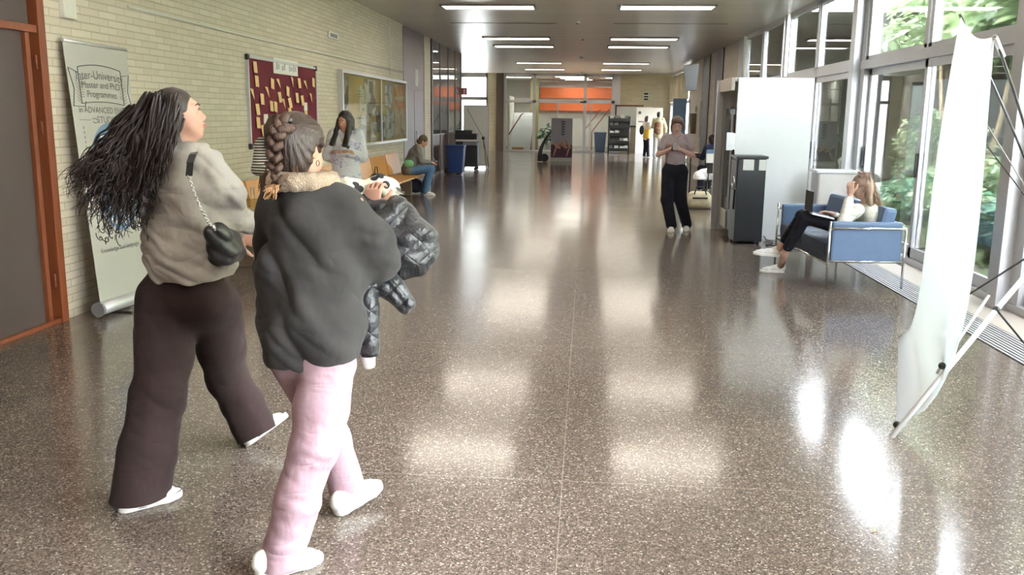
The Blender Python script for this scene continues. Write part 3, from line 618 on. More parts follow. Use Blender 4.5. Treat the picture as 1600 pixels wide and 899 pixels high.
for i, (a, b_, c, d_, c1, c2, lab) in enumerate(ps):
    k = NT('poster_print'); vo = k.n('ShaderNodeTexVoronoi', distance='CHEBYCHEV'); vo.inputs['Scale'].default_value = 3.1+i*0.23; k.l(k.scaled(k.coord(), 0.01, 1.0, 1.5), vo.inputs['Vector']); sc3_ = k.n('ShaderNodeSeparateColor'); k.l(vo.outputs['Color'], sc3_.inputs[0]); nz = k.noise(k.scaled(k.coord(), 1, 6, 40), 3, 2)
    n = k.val('ADD', k.val('MULTIPLY', sc3_.outputs[0], .75), k.val('MULTIPLY', nz, .25))
    k.l(k.ramp(n, [(0.35, srgb(*c1)), (0.62, tuple((x_+y_)/2 for x_, y_ in zip(srgb(*c1), srgb(*c2)))), (0.72, srgb(*c2))]), k.b.inputs['Base Color']); k.b.inputs['Roughness'].default_value = 0.6
    o = MB().box(XL+0.03, XL+0.036, a, b_, c, d_).build('poster', k.m); tag(o, lab+' inside the glazed noticeboard', 'poster', 'posters in the glazed board')
# wall conduit, little sign
q = tag(MB().tube([aX(200, 10, XL+0.015), aX(400, 60, XL+0.015), (XL+0.015, 20.1, 2.57)], 0.012).build('wall_conduit', M['offwhite']), 'thin cable conduit running along the left brick wall', 'conduit')
p = aX(519, 56, XL)
q = tag(MB().box(XL, XL+0.03, p.y-0.28, p.y+0.28, p.z-0.05, p.z+0.05, 0.005).build('exit_sign', M['paper']), 'small white rectangular sign high on the left brick wall', 'sign')
MB().box(XL+0.03, XL+0.034, p.y-0.2, p.y+0.2, p.z-0.03, p.z+0.03).build('sign_face', M['grey'], q)
tag(MB().box(XL, XL+0.02, 18.9, 18.93, 2.37, ZC).box(XL, XL+0.03, 18.88, 18.95, 2.85, 2.95).build('cable_duct', M['offwhite']), 'thin vertical cable duct above the glazed noticeboard', 'conduit')
p = aX(72, 14, XL); tag(MB().box(XL, XL+0.05, 6.95, 7.12, 2.36, 2.52, 0.006).build('junction_box', M['offwhite']), 'small pale junction box on the brick beside the brown doors', 'junction box')
# ---------------- bench --------------------------------------------------
q = empty('wooden_bench', (-3.75, 15, 0), 'long beam bench with wooden seats and backs along the left brick wall', 'bench')
MB().box(-3.78, -3.70, 8.9, 19.1, 0.30, 0.36, 0.006).build('beam', M['dark'], q)
for y in (9.4, 12.2, 15.2, 18.3): MB().box(-3.86, -3.56, y-0.05, y+0.05, 0.0, 0.30, 0.01).build('leg', mat('bench_leg', srgb(112, 92, 76), 0.5), q)
sy = 19.1
i = 0
while sy > 9.2:
    a, b_ = sy-1.22, sy-0.03
    MB().box(-3.96, -3.40, a, b_, 0.385, 0.42, 0.012).build('seat', M['seat_wood'], q)
    MB().box(-0.016, 0.016, a, b_, 0.0, 0.42, 0.008, mtx=Matrix.Translation((-3.94, 0, 0.44)) @ Matrix.Rotation(math.radians(-12), 4, 'Y')).build('backrest', M['seat_wood'], q)
    MB().box(-3.96, -3.72, a+0.5, a+0.56, 0.355, 0.386).build('bracket', M['dark'], q)
    sy -= 1.25
# ---------------- copier, bins, whiteboard on the left -----------------------
q = empty('photocopier', (-3.6, 27.6, 0), 'dark office photocopier on castors behind the blue bin', 'photocopier')
MB().box(-3.95, -3.28, 27.3, 27.9, 0.1, 0.86, 0.02).build('body', mat('copier_dark', srgb(34, 36, 40), 0.45), q)
MB().box(-3.97, -3.3, 27.28, 27.9, 0.92, 1.1, 0.015).build('scanner', M['black'], q)
MB().box(-3.93, -3.35, 27.26, 27.5, 0.87, 0.92, 0.005).build('output_tray', M['offwhite'], q)
MB().box(-3.97, -3.45, 27.3, 27.85, 1.1, 1.2, 0.02).build('lid', M['black'], q)
MB().box(-3.72, -3.3, 27.22, 27.32, 0.75, 0.86, 0.01).build('control_panel', M['grey'], q)
for x, y in ((-3.88, 27.36), (-3.35, 27.36), (-3.88, 27.84), (-3.35, 27.84)): MB().cyl((x, y-0.02, 0.05), 0.05, 0.04, 14, mtx=Matrix.Rotation(PI/2, 4, 'X')).build('castor', M['dark'], q)
def bin_(x, y, w_, d_, h, m, label, wheels=True):
    q = empty('recycling_bin', (x, y, 0), label, 'bin')
    b = MB(); t = bmesh.new(); bmesh.ops.create_cube(t, size=1)
    for v in t.verts:
        tp = 1.0 if v.co.z > 0 else 0.8
        v.co = Vector((x+v.co.x*w_*tp, y+v.co.y*d_*tp, 0.04+(v.co.z+.5)*(h-0.08)))
    bmesh.ops.bevel(t, geom=list(t.edges), offset=0.02, segments=2, affect='EDGES'); b._merge(t); b.build('body', m, q)
    MB().box(x-w_*.54, x+w_*.54, y-d_*.54, y+d_*.54, h-0.06, h, 0.02).build('lid', m, q)
    if wheels:
        for s_ in (-1, 1): MB().cyl((x-w_*0.45, y+s_*d_*0.3, 0.09), 0.09, 0.05, 18, mtx=Matrix.Rotation(PI/2, 4, 'X')).build('wheel', M['dark'], q)
    return q
bin_(-3.68, 25.5, 0.5, 0.5, 0.82, M['blue_bin'], 'blue wheeled recycling bin beside the glass partition')
q = empty('whiteboard', (-3.45, 28.7, 0), 'pale freestanding board on feet behind the photocopier', 'board')
MB().box(-3.88, -3.1, 28.68, 28.71, 0.06, 1.93, 0.005).build('panel', M['offwhite'], q)
MB().box(-3.9, -3.87, 28.66, 28.73, 0.0, 1.95).box(-3.11, -3.08, 28.66, 28.73, 0.0, 1.95).box(-3.9, -3.08, 28.66, 28.73, 1.93, 1.96).build('frame', M['alu'], q)
MB().box(-3.9, -3.87, 28.45, 28.95, 0, 0.03).box(-3.11, -3.08, 28.45, 28.95, 0, 0.03).build('foot', M['alu_dark'], q)
q = empty('folding_tripod', (-3.1, 28.1, 0), 'thin dark tripod pole leaning in front of the pale board', 'tripod')
MB().tube([aY(730, 170, 28.4), aY(755, 216, 28.2)], 0.008).tube([aY(755, 216, 28.2), aY(764, 263, 27.9)], 0.012).tube([aY(755, 216, 28.2), (-3.15, 28.55, 0)], 0.012).build('pole', M['dark'], q)
MB().ball(aY(755, 216, 28.2), 0.055).build('joint', M['black'], q)
p = aX(723, 150, XL+0.03)
q = tag(MB().box(XL+0.01, XL+0.2, 29.69, 29.71, 2.3, 2.52).build('fire_sign', M['red']), 'small red and white fire sign at the end of the glass partition', 'sign')
MB().box(XL+0.08, XL+0.14, 29.68, 29.69, 2.34, 2.48).build('pictogram', M['paper'], q)
# ---------------- far middle: poster stand, curved stand, bin, rack --------
q = empty('poster_stand', (-0.9, 33.4, 0), 'freestanding printed poster panel in the middle of the far hall', 'poster stand')
MB().box(-1.3, -0.52, 33.38, 33.42, 0.12, 1.58, 0.004).build('panel', mat('poster_grey', srgb(190, 188, 198), 0.55), q)
MB().box(-1.3, -0.52, 33.37, 33.38, 0.16, 0.62).build('lower_picture', mat('poster_purple', srgb(104, 66, 80), 0.55, var=0.3, nscale=5), q)
ar = MB()
for c in ((-1.12, -0.9), (-0.72, -0.9), (-0.7, -1.1), (-0.95, -1.25), (-0.6, -0.75)):
    ar.tube([(c[0], 33.365, 0.5), ((c[0]+c[1])/2, 33.362, 0.62+0.06*math.sin(c[0]*9)), (c[1], 33.36, 0.8 if c[1] > -0.95 else 0.7)], [0.05, 0.04, 0.025])
for x in (-1.2, -0.72): ar.tube([(x, 33.365, 0.2), (x+0.06, 33.362, 0.42), (x+0.1, 33.36, 0.5)], [0.02, 0.03, 0.02])
ar.build('pictured_arms', mat('arm_print', srgb(224, 180, 164), 0.6), q)
cs_ = MB()
for i in range(6): cs_.box(-0.93, -0.8, 33.37, 33.379, 1.42-i*0.09, 1.48-i*0.09)
cs_.build('pictured_letters', mat('letter_print', srgb(110, 110, 128), 0.6), q)
MB().box(-1.32, -0.5, 33.2, 33.6, 0.0, 0.14, 0.02).build('base', M['offwhite'], q)
q = empty('curved_stand', (-1.6, 33.2, 0), 'tall black curved blade-shaped stand with a round foot', 'stand')
b = MB(); P = []
for i in range(15):
    t = i/14; z = 0.02+1.12*t; x = -1.68+0.42*t**1.8-0.05*math.sin(t*PI); wd = 0.085*(1-t)**0.6+0.008
    P.append((x, z, wd))
for (a, c) in zip(P[:-1], P[1:]):
    b._faces([(a[0]-a[2], 33.1, a[1]), (a[0]+a[2], 33.1, a[1]), (c[0]+c[2], 33.1, c[1]), (c[0]-c[2], 33.1, c[1]), (a[0]-a[2], 33.3, a[1]), (a[0]+a[2], 33.3, a[1]), (c[0]+c[2], 33.3, c[1]), (c[0]-c[2], 33.3, c[1])], [(0, 1, 2, 3), (4, 5, 6, 7), (0, 3, 7, 4), (1, 2, 6, 5)])
b._faces([(P[0][0]-P[0][2], 33.1, P[0][1]), (P[0][0]+P[0][2], 33.1, P[0][1]), (P[0][0]+P[0][2], 33.3, P[0][1]), (P[0][0]-P[0][2], 33.3, P[0][1])], [(0, 1, 2, 3)])
b.build('blade', M['black'], q)
MB().cyl((-1.52, 33.3, 0.15), 0.15, 0.14, 28, mtx=Matrix.Rotation(PI/2, 4, 'X')).build('round_foot', M['black'], q)
bin_(0.62, 42.2, 0.55, 0.5, 0.95, M['slate_bin'], 'slate blue bin by the far glass doors', False)
q = empty('newspaper_rack', (1.45, 41.7, 0), 'black wire rack full of leaflets at the far brick wall', 'rack')
fm = MB()
for x in (1.0, 1.92):
    for y in (41.5, 41.95): fm.tube([(x, y, 0), (x, y, 1.68)], 0.03)
    fm.box(x-0.03, x+0.03, 41.5, 41.95, 1.5, 1.62)
for z in (0.12, 0.45, 0.8, 1.15, 1.45): fm.box(1.0, 1.92, 41.45, 41.95, z, z+0.05); fm.box(1.0, 1.92, 41.42, 41.46, z+0.05, z+0.14)
fm.box(1.0, 1.92, 41.93, 41.96, 0.1, 1.64)
fm.build('frame', M['black'], q)
rnd = random.Random(3)
i = 0
for zi, z in enumerate((0.17, 0.5, 0.85, 1.2, 1.5)):
    for xi, x in enumerate((1.12, 1.35, 1.58, 1.8)):
        m_ = [M['paper'], M['grey'], M['offwhite'], M['dark'], M['paper']][rnd.randrange(5)]
        o = MB().box(-0.09, 0.09, -0.05, 0.05, 0, 0.17+0.06*rnd.random(), 0.004, mtx=Matrix.Translation((x, 41.62, z)) @ Matrix.Rotation(rnd.uniform(-.3, .3), 4, 'Y')).build('leaflet_stack', m_)
        tag(o, 'leaflet stack on the %s shelf of the black rack, %s' % (['lowest', 'second', 'middle', 'fourth', 'top'][zi], ['at the left end', 'left of centre', 'right of centre', 'at the right end'][xi]), 'leaflets', 'leaflets in the black rack')
q = empty('whiteboard', (2.35, 42.95, 0), 'wide pale board with a wooden frame on the far brick wall', 'board')
MB().box(1.36, 3.0, 42.95, 42.99, 1.26, 2.14).build('panel', M['offwhite'], q)
MB().box(1.3, 2.6, 42.92, 43.0, 2.13, 2.2).box(1.3, 1.36, 42.92, 43, 1.2, 2.2).build('frame', M['frame_wood'], q)
MB().box(1.36, 2.5, 42.9, 43.0, 1.18, 1.25).build('tray', M['dark'], q)
q = empty('display_panel', (2.9, 42.3, 0), 'white display panel standing before the far brick wall behind two people', 'panel')
MB().box(2.25, 3.45, 42.3, 42.34, 0.0, 2.08).build('sheet', M['white'], q)
MB().cyl((2.4, 42.29, 1.85), 0.07, 0.01, 16, mtx=Matrix.Rotation(PI/2, 4, 'X')).box(2.35, 2.75, 42.285, 42.3, 1.42, 1.47).build('print', M['ink'], q)
q = empty('wall_sign', (2.75, 42.98, 2.7), 'small black and white sign high on the far brick wall', 'sign')
MB().box(2.58, 2.82, 42.96, 42.99, 2.42, 2.78).build('plate', M['offwhite'], q)
MB().box(2.6, 2.8, 42.95, 42.96, 2.43, 2.51).box(2.6, 2.8, 42.95, 42.96, 2.55, 2.62).box(2.6, 2.8, 42.95, 42.96, 2.67, 2.76).build('symbols', M['black'], q)
q = empty('potted_plant', (-1.9, 45.3, 0), 'green potted plant beyond the far glass doors', 'plant')
MB().cyl((-1.9, 45.3, 0.0), 0.16, 0.35, 18, 0.2).build('pot', M['white'], q)
lf = MB(); leaves(lf, (-1.9, 45.3, 0.8), (0.45, 0.4, 0.4), 90, 0.3, random.Random(8)); lf.build('foliage', M['leaf3'], q)
# ---------------- right wall: TV, posters, table ----------------------------
q = empty('wall_monitor', (3.3, 32.6, 2.9), 'black flat monitor angled on a bracket high on the right wall', 'monitor')
tc_ = aY(1083, 121, 33.0)
mt = Matrix.Translation(tc_) @ Matrix.Rotation(math.radians(104.5), 4, 'Z') @ Matrix.Rotation(math.radians(-9), 4, 'X')
MB().box(-0.75, 0.75, -0.03, 0.03, -0.46, 0.46, 0.01, mtx=mt).build('housing', M['black'], q)
MB().box(-0.72, 0.72, 0.03, 0.034, -0.43, 0.43, mtx=mt).build('screen', mat('tv_screen', srgb(128, 140, 162), 0.25), q)
MB().box(-0.72, 0.5, -0.3, -0.03, -0.36, 0.40, 0.02, mtx=mt).build('mount_box', M['black'], q)
MB().tube([(tc_.x+0.2, tc_.y, tc_.z), (XR+0.01, tc_.y, tc_.z+0.05)], 0.03).build('bracket', M['dark'], q)
tag(MB().box(3.2, 3.7, 34.7, 34.74, 0.0, 2.35).build('blue_panel', mat('sky_panel', srgb(128, 160, 196), 0.6)), 'tall pale blue panel standing beside the far right window', 'panel')
q = tag(MB().box(XR-0.02, XR, 31.2, 33.6, 1.0, 2.2).build('wall_poster', mat('poster_beige', srgb(200, 194, 178), 0.6)), 'beige poster with a standing figure under the wall monitor', 'poster')
fg = MB().ball((XR-0.03, 32.3, 1.95), 0.12, sc3=(0.1, 1.6, 1)).tube([(XR-0.03, 32.3, 1.8), (XR-0.03, 32.3, 1.1)], [0.22, 0.16]); fg.build('printed_figure', mat('fig_print', srgb(140, 128, 108), 0.7), q)
q = empty('table', (2.95, 22.8, 0), 'wooden study table behind the woman in the grey T-shirt', 'table')
MB().box(2.45, 3.5, 21.9, 23.7, 0.72, 0.755, 0.006).build('tabletop', M['seat_wood'], q)
for x in (2.5, 3.45):
    for y in (21.98, 23.6): MB().tube([(x, y, 0), (x, y, 0.72)], 0.02).build('leg', M['dark'], q)
for i, (x, y) in enumerate(((2.7, 22.2), (2.9, 22.6), (2.62, 22.9))):
    o = MB().box(-0.15, 0.15, -0.1, 0.1, 0, 0.05, 0.01, mtx=Matrix.Translation((x, y, 0.757)) @ Matrix.Rotation(i, 4, 'Z')).build('folder', [M['dark'], M['orange'], M['paper']][i]); tag(o, ['dark folder lying nearest on the study table', 'orange folder on the study table', 'white papers lying on the study table'][i], 'folder')
def chair(x, y, rz, label, m):
    q = empty('chair', (x, y, 0), label, 'chair'); T = Matrix.Translation((x, y, 0)) @ Matrix.Rotation(rz, 4, 'Z')
    MB().box(-0.22, 0.22, -0.22, 0.22, 0.43, 0.47, 0.015, mtx=T).build('seat', m, q)
    MB().box(-0.22, 0.22, 0.2, 0.235, 0.6, 0.88, 0.015, mtx=T).build('backrest', m, q)
    for sx in (-1, 1):
        for sy_ in (-1, 1):
            MB().tube([T @ Vector((sx*0.2, sy_*0.2, 0)), T @ Vector((sx*0.2, sy_*0.2, 0.44))], 0.012).build('leg', M['dark'], q)
        MB().tube([T @ Vector((sx*0.19, 0.21, 0.44)), T @ Vector((sx*0.19, 0.225, 0.86))], 0.012).build('back_post', M['dark'], q)
    return q
chair(2.55, 17.9, PI, 'dark chair beside the vending cabinet with a white coat over it', M['dark'])
chair(2.9, 20.9, PI, 'dark chair pulled out in front of the study table', M['blue_dk'])
# ---------------- vending alcove ---------------------------------------------
q = empty('vending_enclosure', (2.5, 13.1, 0), 'large white box enclosure housing the vending machine', 'cabinet')
x0, x1, ya, yb, zt = 2.02, 3.02, 12.6, 13.75, 2.19
MB().box(x0, x1, ya, ya+0.05, 0, zt, 0.004).build('end_panel', M['white'], q)
MB().box(x1-0.04, x1, ya+0.05, yb, 0, zt).build('back_panel', M['white'], q)
MB().box(x0-0.08, x1, ya+0.05, yb, zt-0.05, zt).build('top_panel', M['white'], q)
MB().box(x0-0.09, x0-0.04, ya+0.02, yb, zt-0.17, zt, 0.004).build('fascia', M['stone'], q)
MB().box(x0-0.12, x0-0.02, yb-0.05, yb+0.02, 0, zt).build('post', M['alu'], q)
MB().box(x0-0.1, x1, yb-0.03, yb, 0, zt-0.05).build('rear_panel', M['white'], q)
q = empty('vending_machine', (2.5, 13.2, 0), 'snack vending machine with bright products recessed in the white enclosure', 'vending machine')
MB().box(2.08, 2.9, 12.7, 13.6, 0.08, 1.8, 0.01).build('body', M['dark'], q)
MB().box(2.02, 2.08, 12.72, 13.58, 0.1, 1.78, 0.006).build('door', M['black'], q)
MB().box(2.0, 2.02, 12.98, 13.5, 0.55, 1.7).build('glass', M['part_glass'], q)
MB().box(2.0, 2.02, 12.75, 12.93, 0.4, 1.7, 0.004).build('coin_panel', M['grey'], q)
MB().box(2.0, 2.02, 13.0, 13.5, 0.1, 0.35, 0.004).build('delivery_flap', M['offwhite'], q)
pc = [M['red'], M['orange'], M['gold'], M['white'], M['blue_bin'], M['leaf1']]
rnd = random.Random(11)
for r_ in range(5):
    for c_ in range(4):
        o = MB().box(2.022, 2.06, 13.02+c_*0.115, 13.10+c_*0.115, 0.62+r_*0.21, 0.76+r_*0.21, 0.006).build('snack_packet', pc[rnd.randrange(6)])
        tag(o, 'snack packet in the vending machine, %s row, %s' % (['bottom', 'second', 'middle', 'fourth', 'top'][r_], ['nearest column', 'second column', 'third column', 'farthest column'][c_]), 'snack', 'snacks in the vending machine')
q = empty('coffee_machine', (2.17, 12.4, 0), 'black coffee machine standing against the white enclosure', 'coffee machine')
MB().box(1.99, 2.36, 12.1, 12.57, 0.03, 1.13, 0.008).build('body', mat('machine_navy', srgb(20, 22, 28), 0.4), q)
MB().box(1.97, 2.38, 12.08, 12.59, 1.13, 1.165, 0.005).build('top', M['black'], q)
MB().box(1.975, 1.99, 12.13, 12.54, 0.75, 1.1, 0.004).build('control_panel', M['grey'], q)
MB().box(1.972, 1.99, 12.2, 12.48, 0.45, 0.72, 0.01).build('dispensing_bay', M['black'], q)
MB().tube([(1.96, 12.2+0.1*math.cos(a/8*PI*2), 0.82+0.07*math.sin(a/8*PI*2)) for a in range(9)], 0.008).build('ring', M['chrome'], q)
for x, y in ((2.03, 12.15), (2.32, 12.15), (2.03, 12.52), (2.32, 12.52)): MB().cyl((x, y, 0), 0.02, 0.035).build('foot', M['dark'], q)
for i, (x, a) in enumerate(((2.13, 0.07), (2.31, 0.045))):
    o = MB().box(x-a, x+a, 12.094, 12.1, 0.98, 1.12).build('paper_notice', M['paper']); tag(o, ['white sheet stuck on the left of the black coffee machine side', 'white sheet stuck at the right edge of the black coffee machine side'][i], 'notice')
o = MB().box(1.9, 1.985, 12.58, 12.6, 1.22, 1.46).box(1.92, 2.02, 12.6, 12.66, 1.23, 1.45).build('card_reader', M['white']); tag(o, 'white box fixed to the edge of the enclosure above the coffee machine', 'wall box')
q = tag(MB().box(2.52, 2.8, 11.75, 11.82, 0.0, 0.045, 0.01).build('power_strip', M['grey']), 'power strip lying on the floor by the white enclosure', 'power strip')
MB().tube([(2.52, 11.79, 0.02), (2.4, 12.0, 0.012), (2.55, 12.3, 0.012), (2.5, 12.5, 0.012), (2.48, 12.58, 0.05)], 0.008).build('cable', M['dark'], q)
# white cylindrical bin behind sofa
q = empty('waste_bin', (3.05, 11.95, 0), 'pale steel waste bin standing behind the sofa', 'bin')
MB().box(3.0, 3.5, 12.0, 12.35, 0.02, 0.98, 0.03).build('body', mat('steel_bin', srgb(186, 182, 180), 0.3, 0.5), q)
MB().box(2.98, 3.52, 11.98, 12.37, 0.96, 1.0, 0.008).build('rim', M['alu'], q)
# ---------------- sofa ----------------------------------------------------
SX, SY = 2.41, 9.0; ang = math.atan2(2.31-2.41, 11.0-9.0)  # slight turn
ST = Matrix.Translation((SX, SY, 0)) @ Matrix.Rotation(math.radians(-3.0)*-1, 4, 'Z')
q = empty('sofa', (2.75, 9.9, 0), 'blue leather two-seat sofa with chrome tube frame by the window', 'sofa')
L, D = 1.95, 0.74
def sb(*a, bev=0.02): return MB().box(*a, bev, mtx=ST)
sb(0.03, D-0.02, 0.02, 0.10, 0.25, 0.66, bev=0.025).build('arm', M['blue'], q); sb(0.03, D-0.02, L-0.10, L-0.02, 0.25, 0.66, bev=0.025).build('arm', M['blue'], q)
sb(D-0.12, D-0.02, 0.1, L-0.1, 0.25, 0.66, bev=0.025).build('back_panel', M['blue'], q)
sb(0.02, D-0.1, 0.1, L-0.1, 0.24, 0.30, bev=0.01).build('seat_base', M['blue_dk'], q)
for y0_, y1_ in ((0.11, L/2-0.01), (L/2+0.01, L-0.11)):
    sb(0.0, D-0.12, y0_, y1_, 0.30, 0.44, bev=0.035).build('seat_cushion', M['blue_dk'], q)
    MB().box(-0.07, 0.07, y0_, y1_, 0.0, 0.37, 0.04, mtx=ST @ Matrix.Translation((D-0.19, 0, 0.43)) @ Matrix.Rotation(math.radians(12), 4, 'Y')).build('back_cushion', M['blue'], q)
def tb(pts, r=0.012, name='frame_tube', m='chrome'): return MB().tube([ST @ Vector(p) for p in pts], r, 10).build(name, M[m], q)
for y_ in (0.0, L):
    tb([(0, y_, 0), (0, y_, 0.665)], name='leg'); tb([(D, y_, 0), (D, y_, 0.6)], name='leg')
    tb([(0, y_, 0.60), (D, y_, 0.60)]); tb([(0, y_, 0.27), (D, y_, 0.27)])
tb([(0, 0, 0.24), (0, L, 0.24)]); tb([(D, 0, 0.24), (D, L, 0.24)]); tb([(D, 0, 0.6), (D, L, 0.6)])
# ---------------- spider banner stand (right foreground) --------------------
B1, B2, T2, T1 = aY(1401, 664, 4.75), aY(1404, 528, 5.6), aY(1554, 57, 4.62), aY(1501, 26, 5.42)
HUB = aY(1652, 372, 5.15)
q = empty('banner_stand', (2.3, 5.1, 0), 'back of a large white banner stretched on a spider stand at the right edge', 'banner stand')
k = NT('white_vinyl'); k.b.inputs['Base Color'].default_value = srgb(244, 250, 255); k.b.inputs['Roughness'].default_value = 0.55
tr_ = k.n('ShaderNodeBsdfTranslucent'); tr_.inputs[0].default_value = (0.93, 0.96, 1.0, 1); mx_ = k.n('ShaderNodeMixShader'); mx_.inputs[0].default_value = 0.5
k.l(k.b.outputs[0], mx_.inputs[1]); k.l(tr_.outputs[0], mx_.inputs[2]); k.l(mx_.outputs[0], k.out.inputs[0]); M['vinyl'] = k.m
b = MB(); n = 24
nrm = (T1-B1).cross(T2-B2).normalized()
if nrm.x > 0: nrm = -nrm
g_ = []
for i in range(n+1):
    row = []
    v_ = i/n
    for j in range(n+1):
        u = j/n
        near = B1.lerp(T2, v_); far = B2.lerp(T1, v_)
        # corner-hung cloth: side edges curve, lower near part bellies out
        p = near.lerp(far, u)
        sagtop = 0.055*math.sin(PI*u)*v_**3; p = p-Vector((0, 0, sagtop))
        bow = 0.22*math.sin(PI*min(1, v_**0.5))*(1-u)**1.0
        p = p+Vector((0.55, 0.84, 0)).normalized()*0+Vector((1, 0.1, 0))*bow
        p = p+Vector((1, 0.0, 0))*0.085*math.sin(PI*v_**0.4)*u*(1-v_)
        row.append(p)
    g_.append(row)
vs = [p for r_ in g_ for p in r_]
b._faces(vs, [(i*(n+1)+j, i*(n+1)+j+1, (i+1)*(n+1)+j+1, (i+1)*(n+1)+j) for i in range(n) for j in range(n)])
o = b.build('banner_sheet', M['vinyl'], q, smooth=True); md = o.modifiers.new('s', 'SOLIDIFY'); md.thickness = 0.0015
def arm(name, pts, r, m): return MB().tube(pts, r, 8).build(name, M[m], q)
def bez(a, c, b_, n=14): return [a*(1-t)**2+c*(2*t*(1-t))+b_*t*t for t in [i/n for i in range(n+1)]]
arm('arm', bez(T1+(T1-HUB)*0.01, aY(1560, 140, 5.2), HUB), 0.0075, 'dark')
arm('arm', bez(T2, aY(1590, 150, 4.85), HUB), 0.0075, 'dark')
arm('arm', bez(B2, aY(1500, 470, 5.5), HUB), 0.0055, 'dark')
FT = aY(1388, 690, 4.66)
arm('arm', [FT, aY(1557, 484, 4.95), HUB], 0.014, 'white')
arm('ferrule', [T2, aY(1567, 88, 4.7)], 0.013, 'alu')
cl = MB()
for p_ in (FT, B1, aY(1472, 572, 4.82), aY(1557, 484, 4.95)):
    cl.ball(p_, 0.02, 10, (1, 1, 1))
cl.build('clip', M['black'], q)
arm('arm', [aY(1464, 584, 4.84), aY(1472, 570, 4.86), aY(1545, 462, 4.98)], 0.008, 'alu')
arm('cross_rod', [aY(1533, 181, 5.6), HUB], 0.004, 'alu_dark'); arm('cross_rod', [aY(1530, 212, 5.6), HUB], 0.004, 'dark')
arm('rear_leg', [aY(1557, 484, 4.95), aZ(1640, 585, 0.01)], 0.006, 'dark')
rl = [HUB, HUB+Vector((0.55, -0.25, -0.55)), Vector((HUB.x+0.85, HUB.y-0.35, 0.01))]
arm('rear_leg', rl, 0.01, 'alu'); arm('rear_leg', [HUB, Vector((HUB.x+0.6, HUB.y+0.6, 0.01))], 0.01, 'alu')
MB().ball(HUB, 0.045, 14).build('hub', M['black'], q)
ft = MB().ball(FT, 0.02).build('foot', M['black'], q)
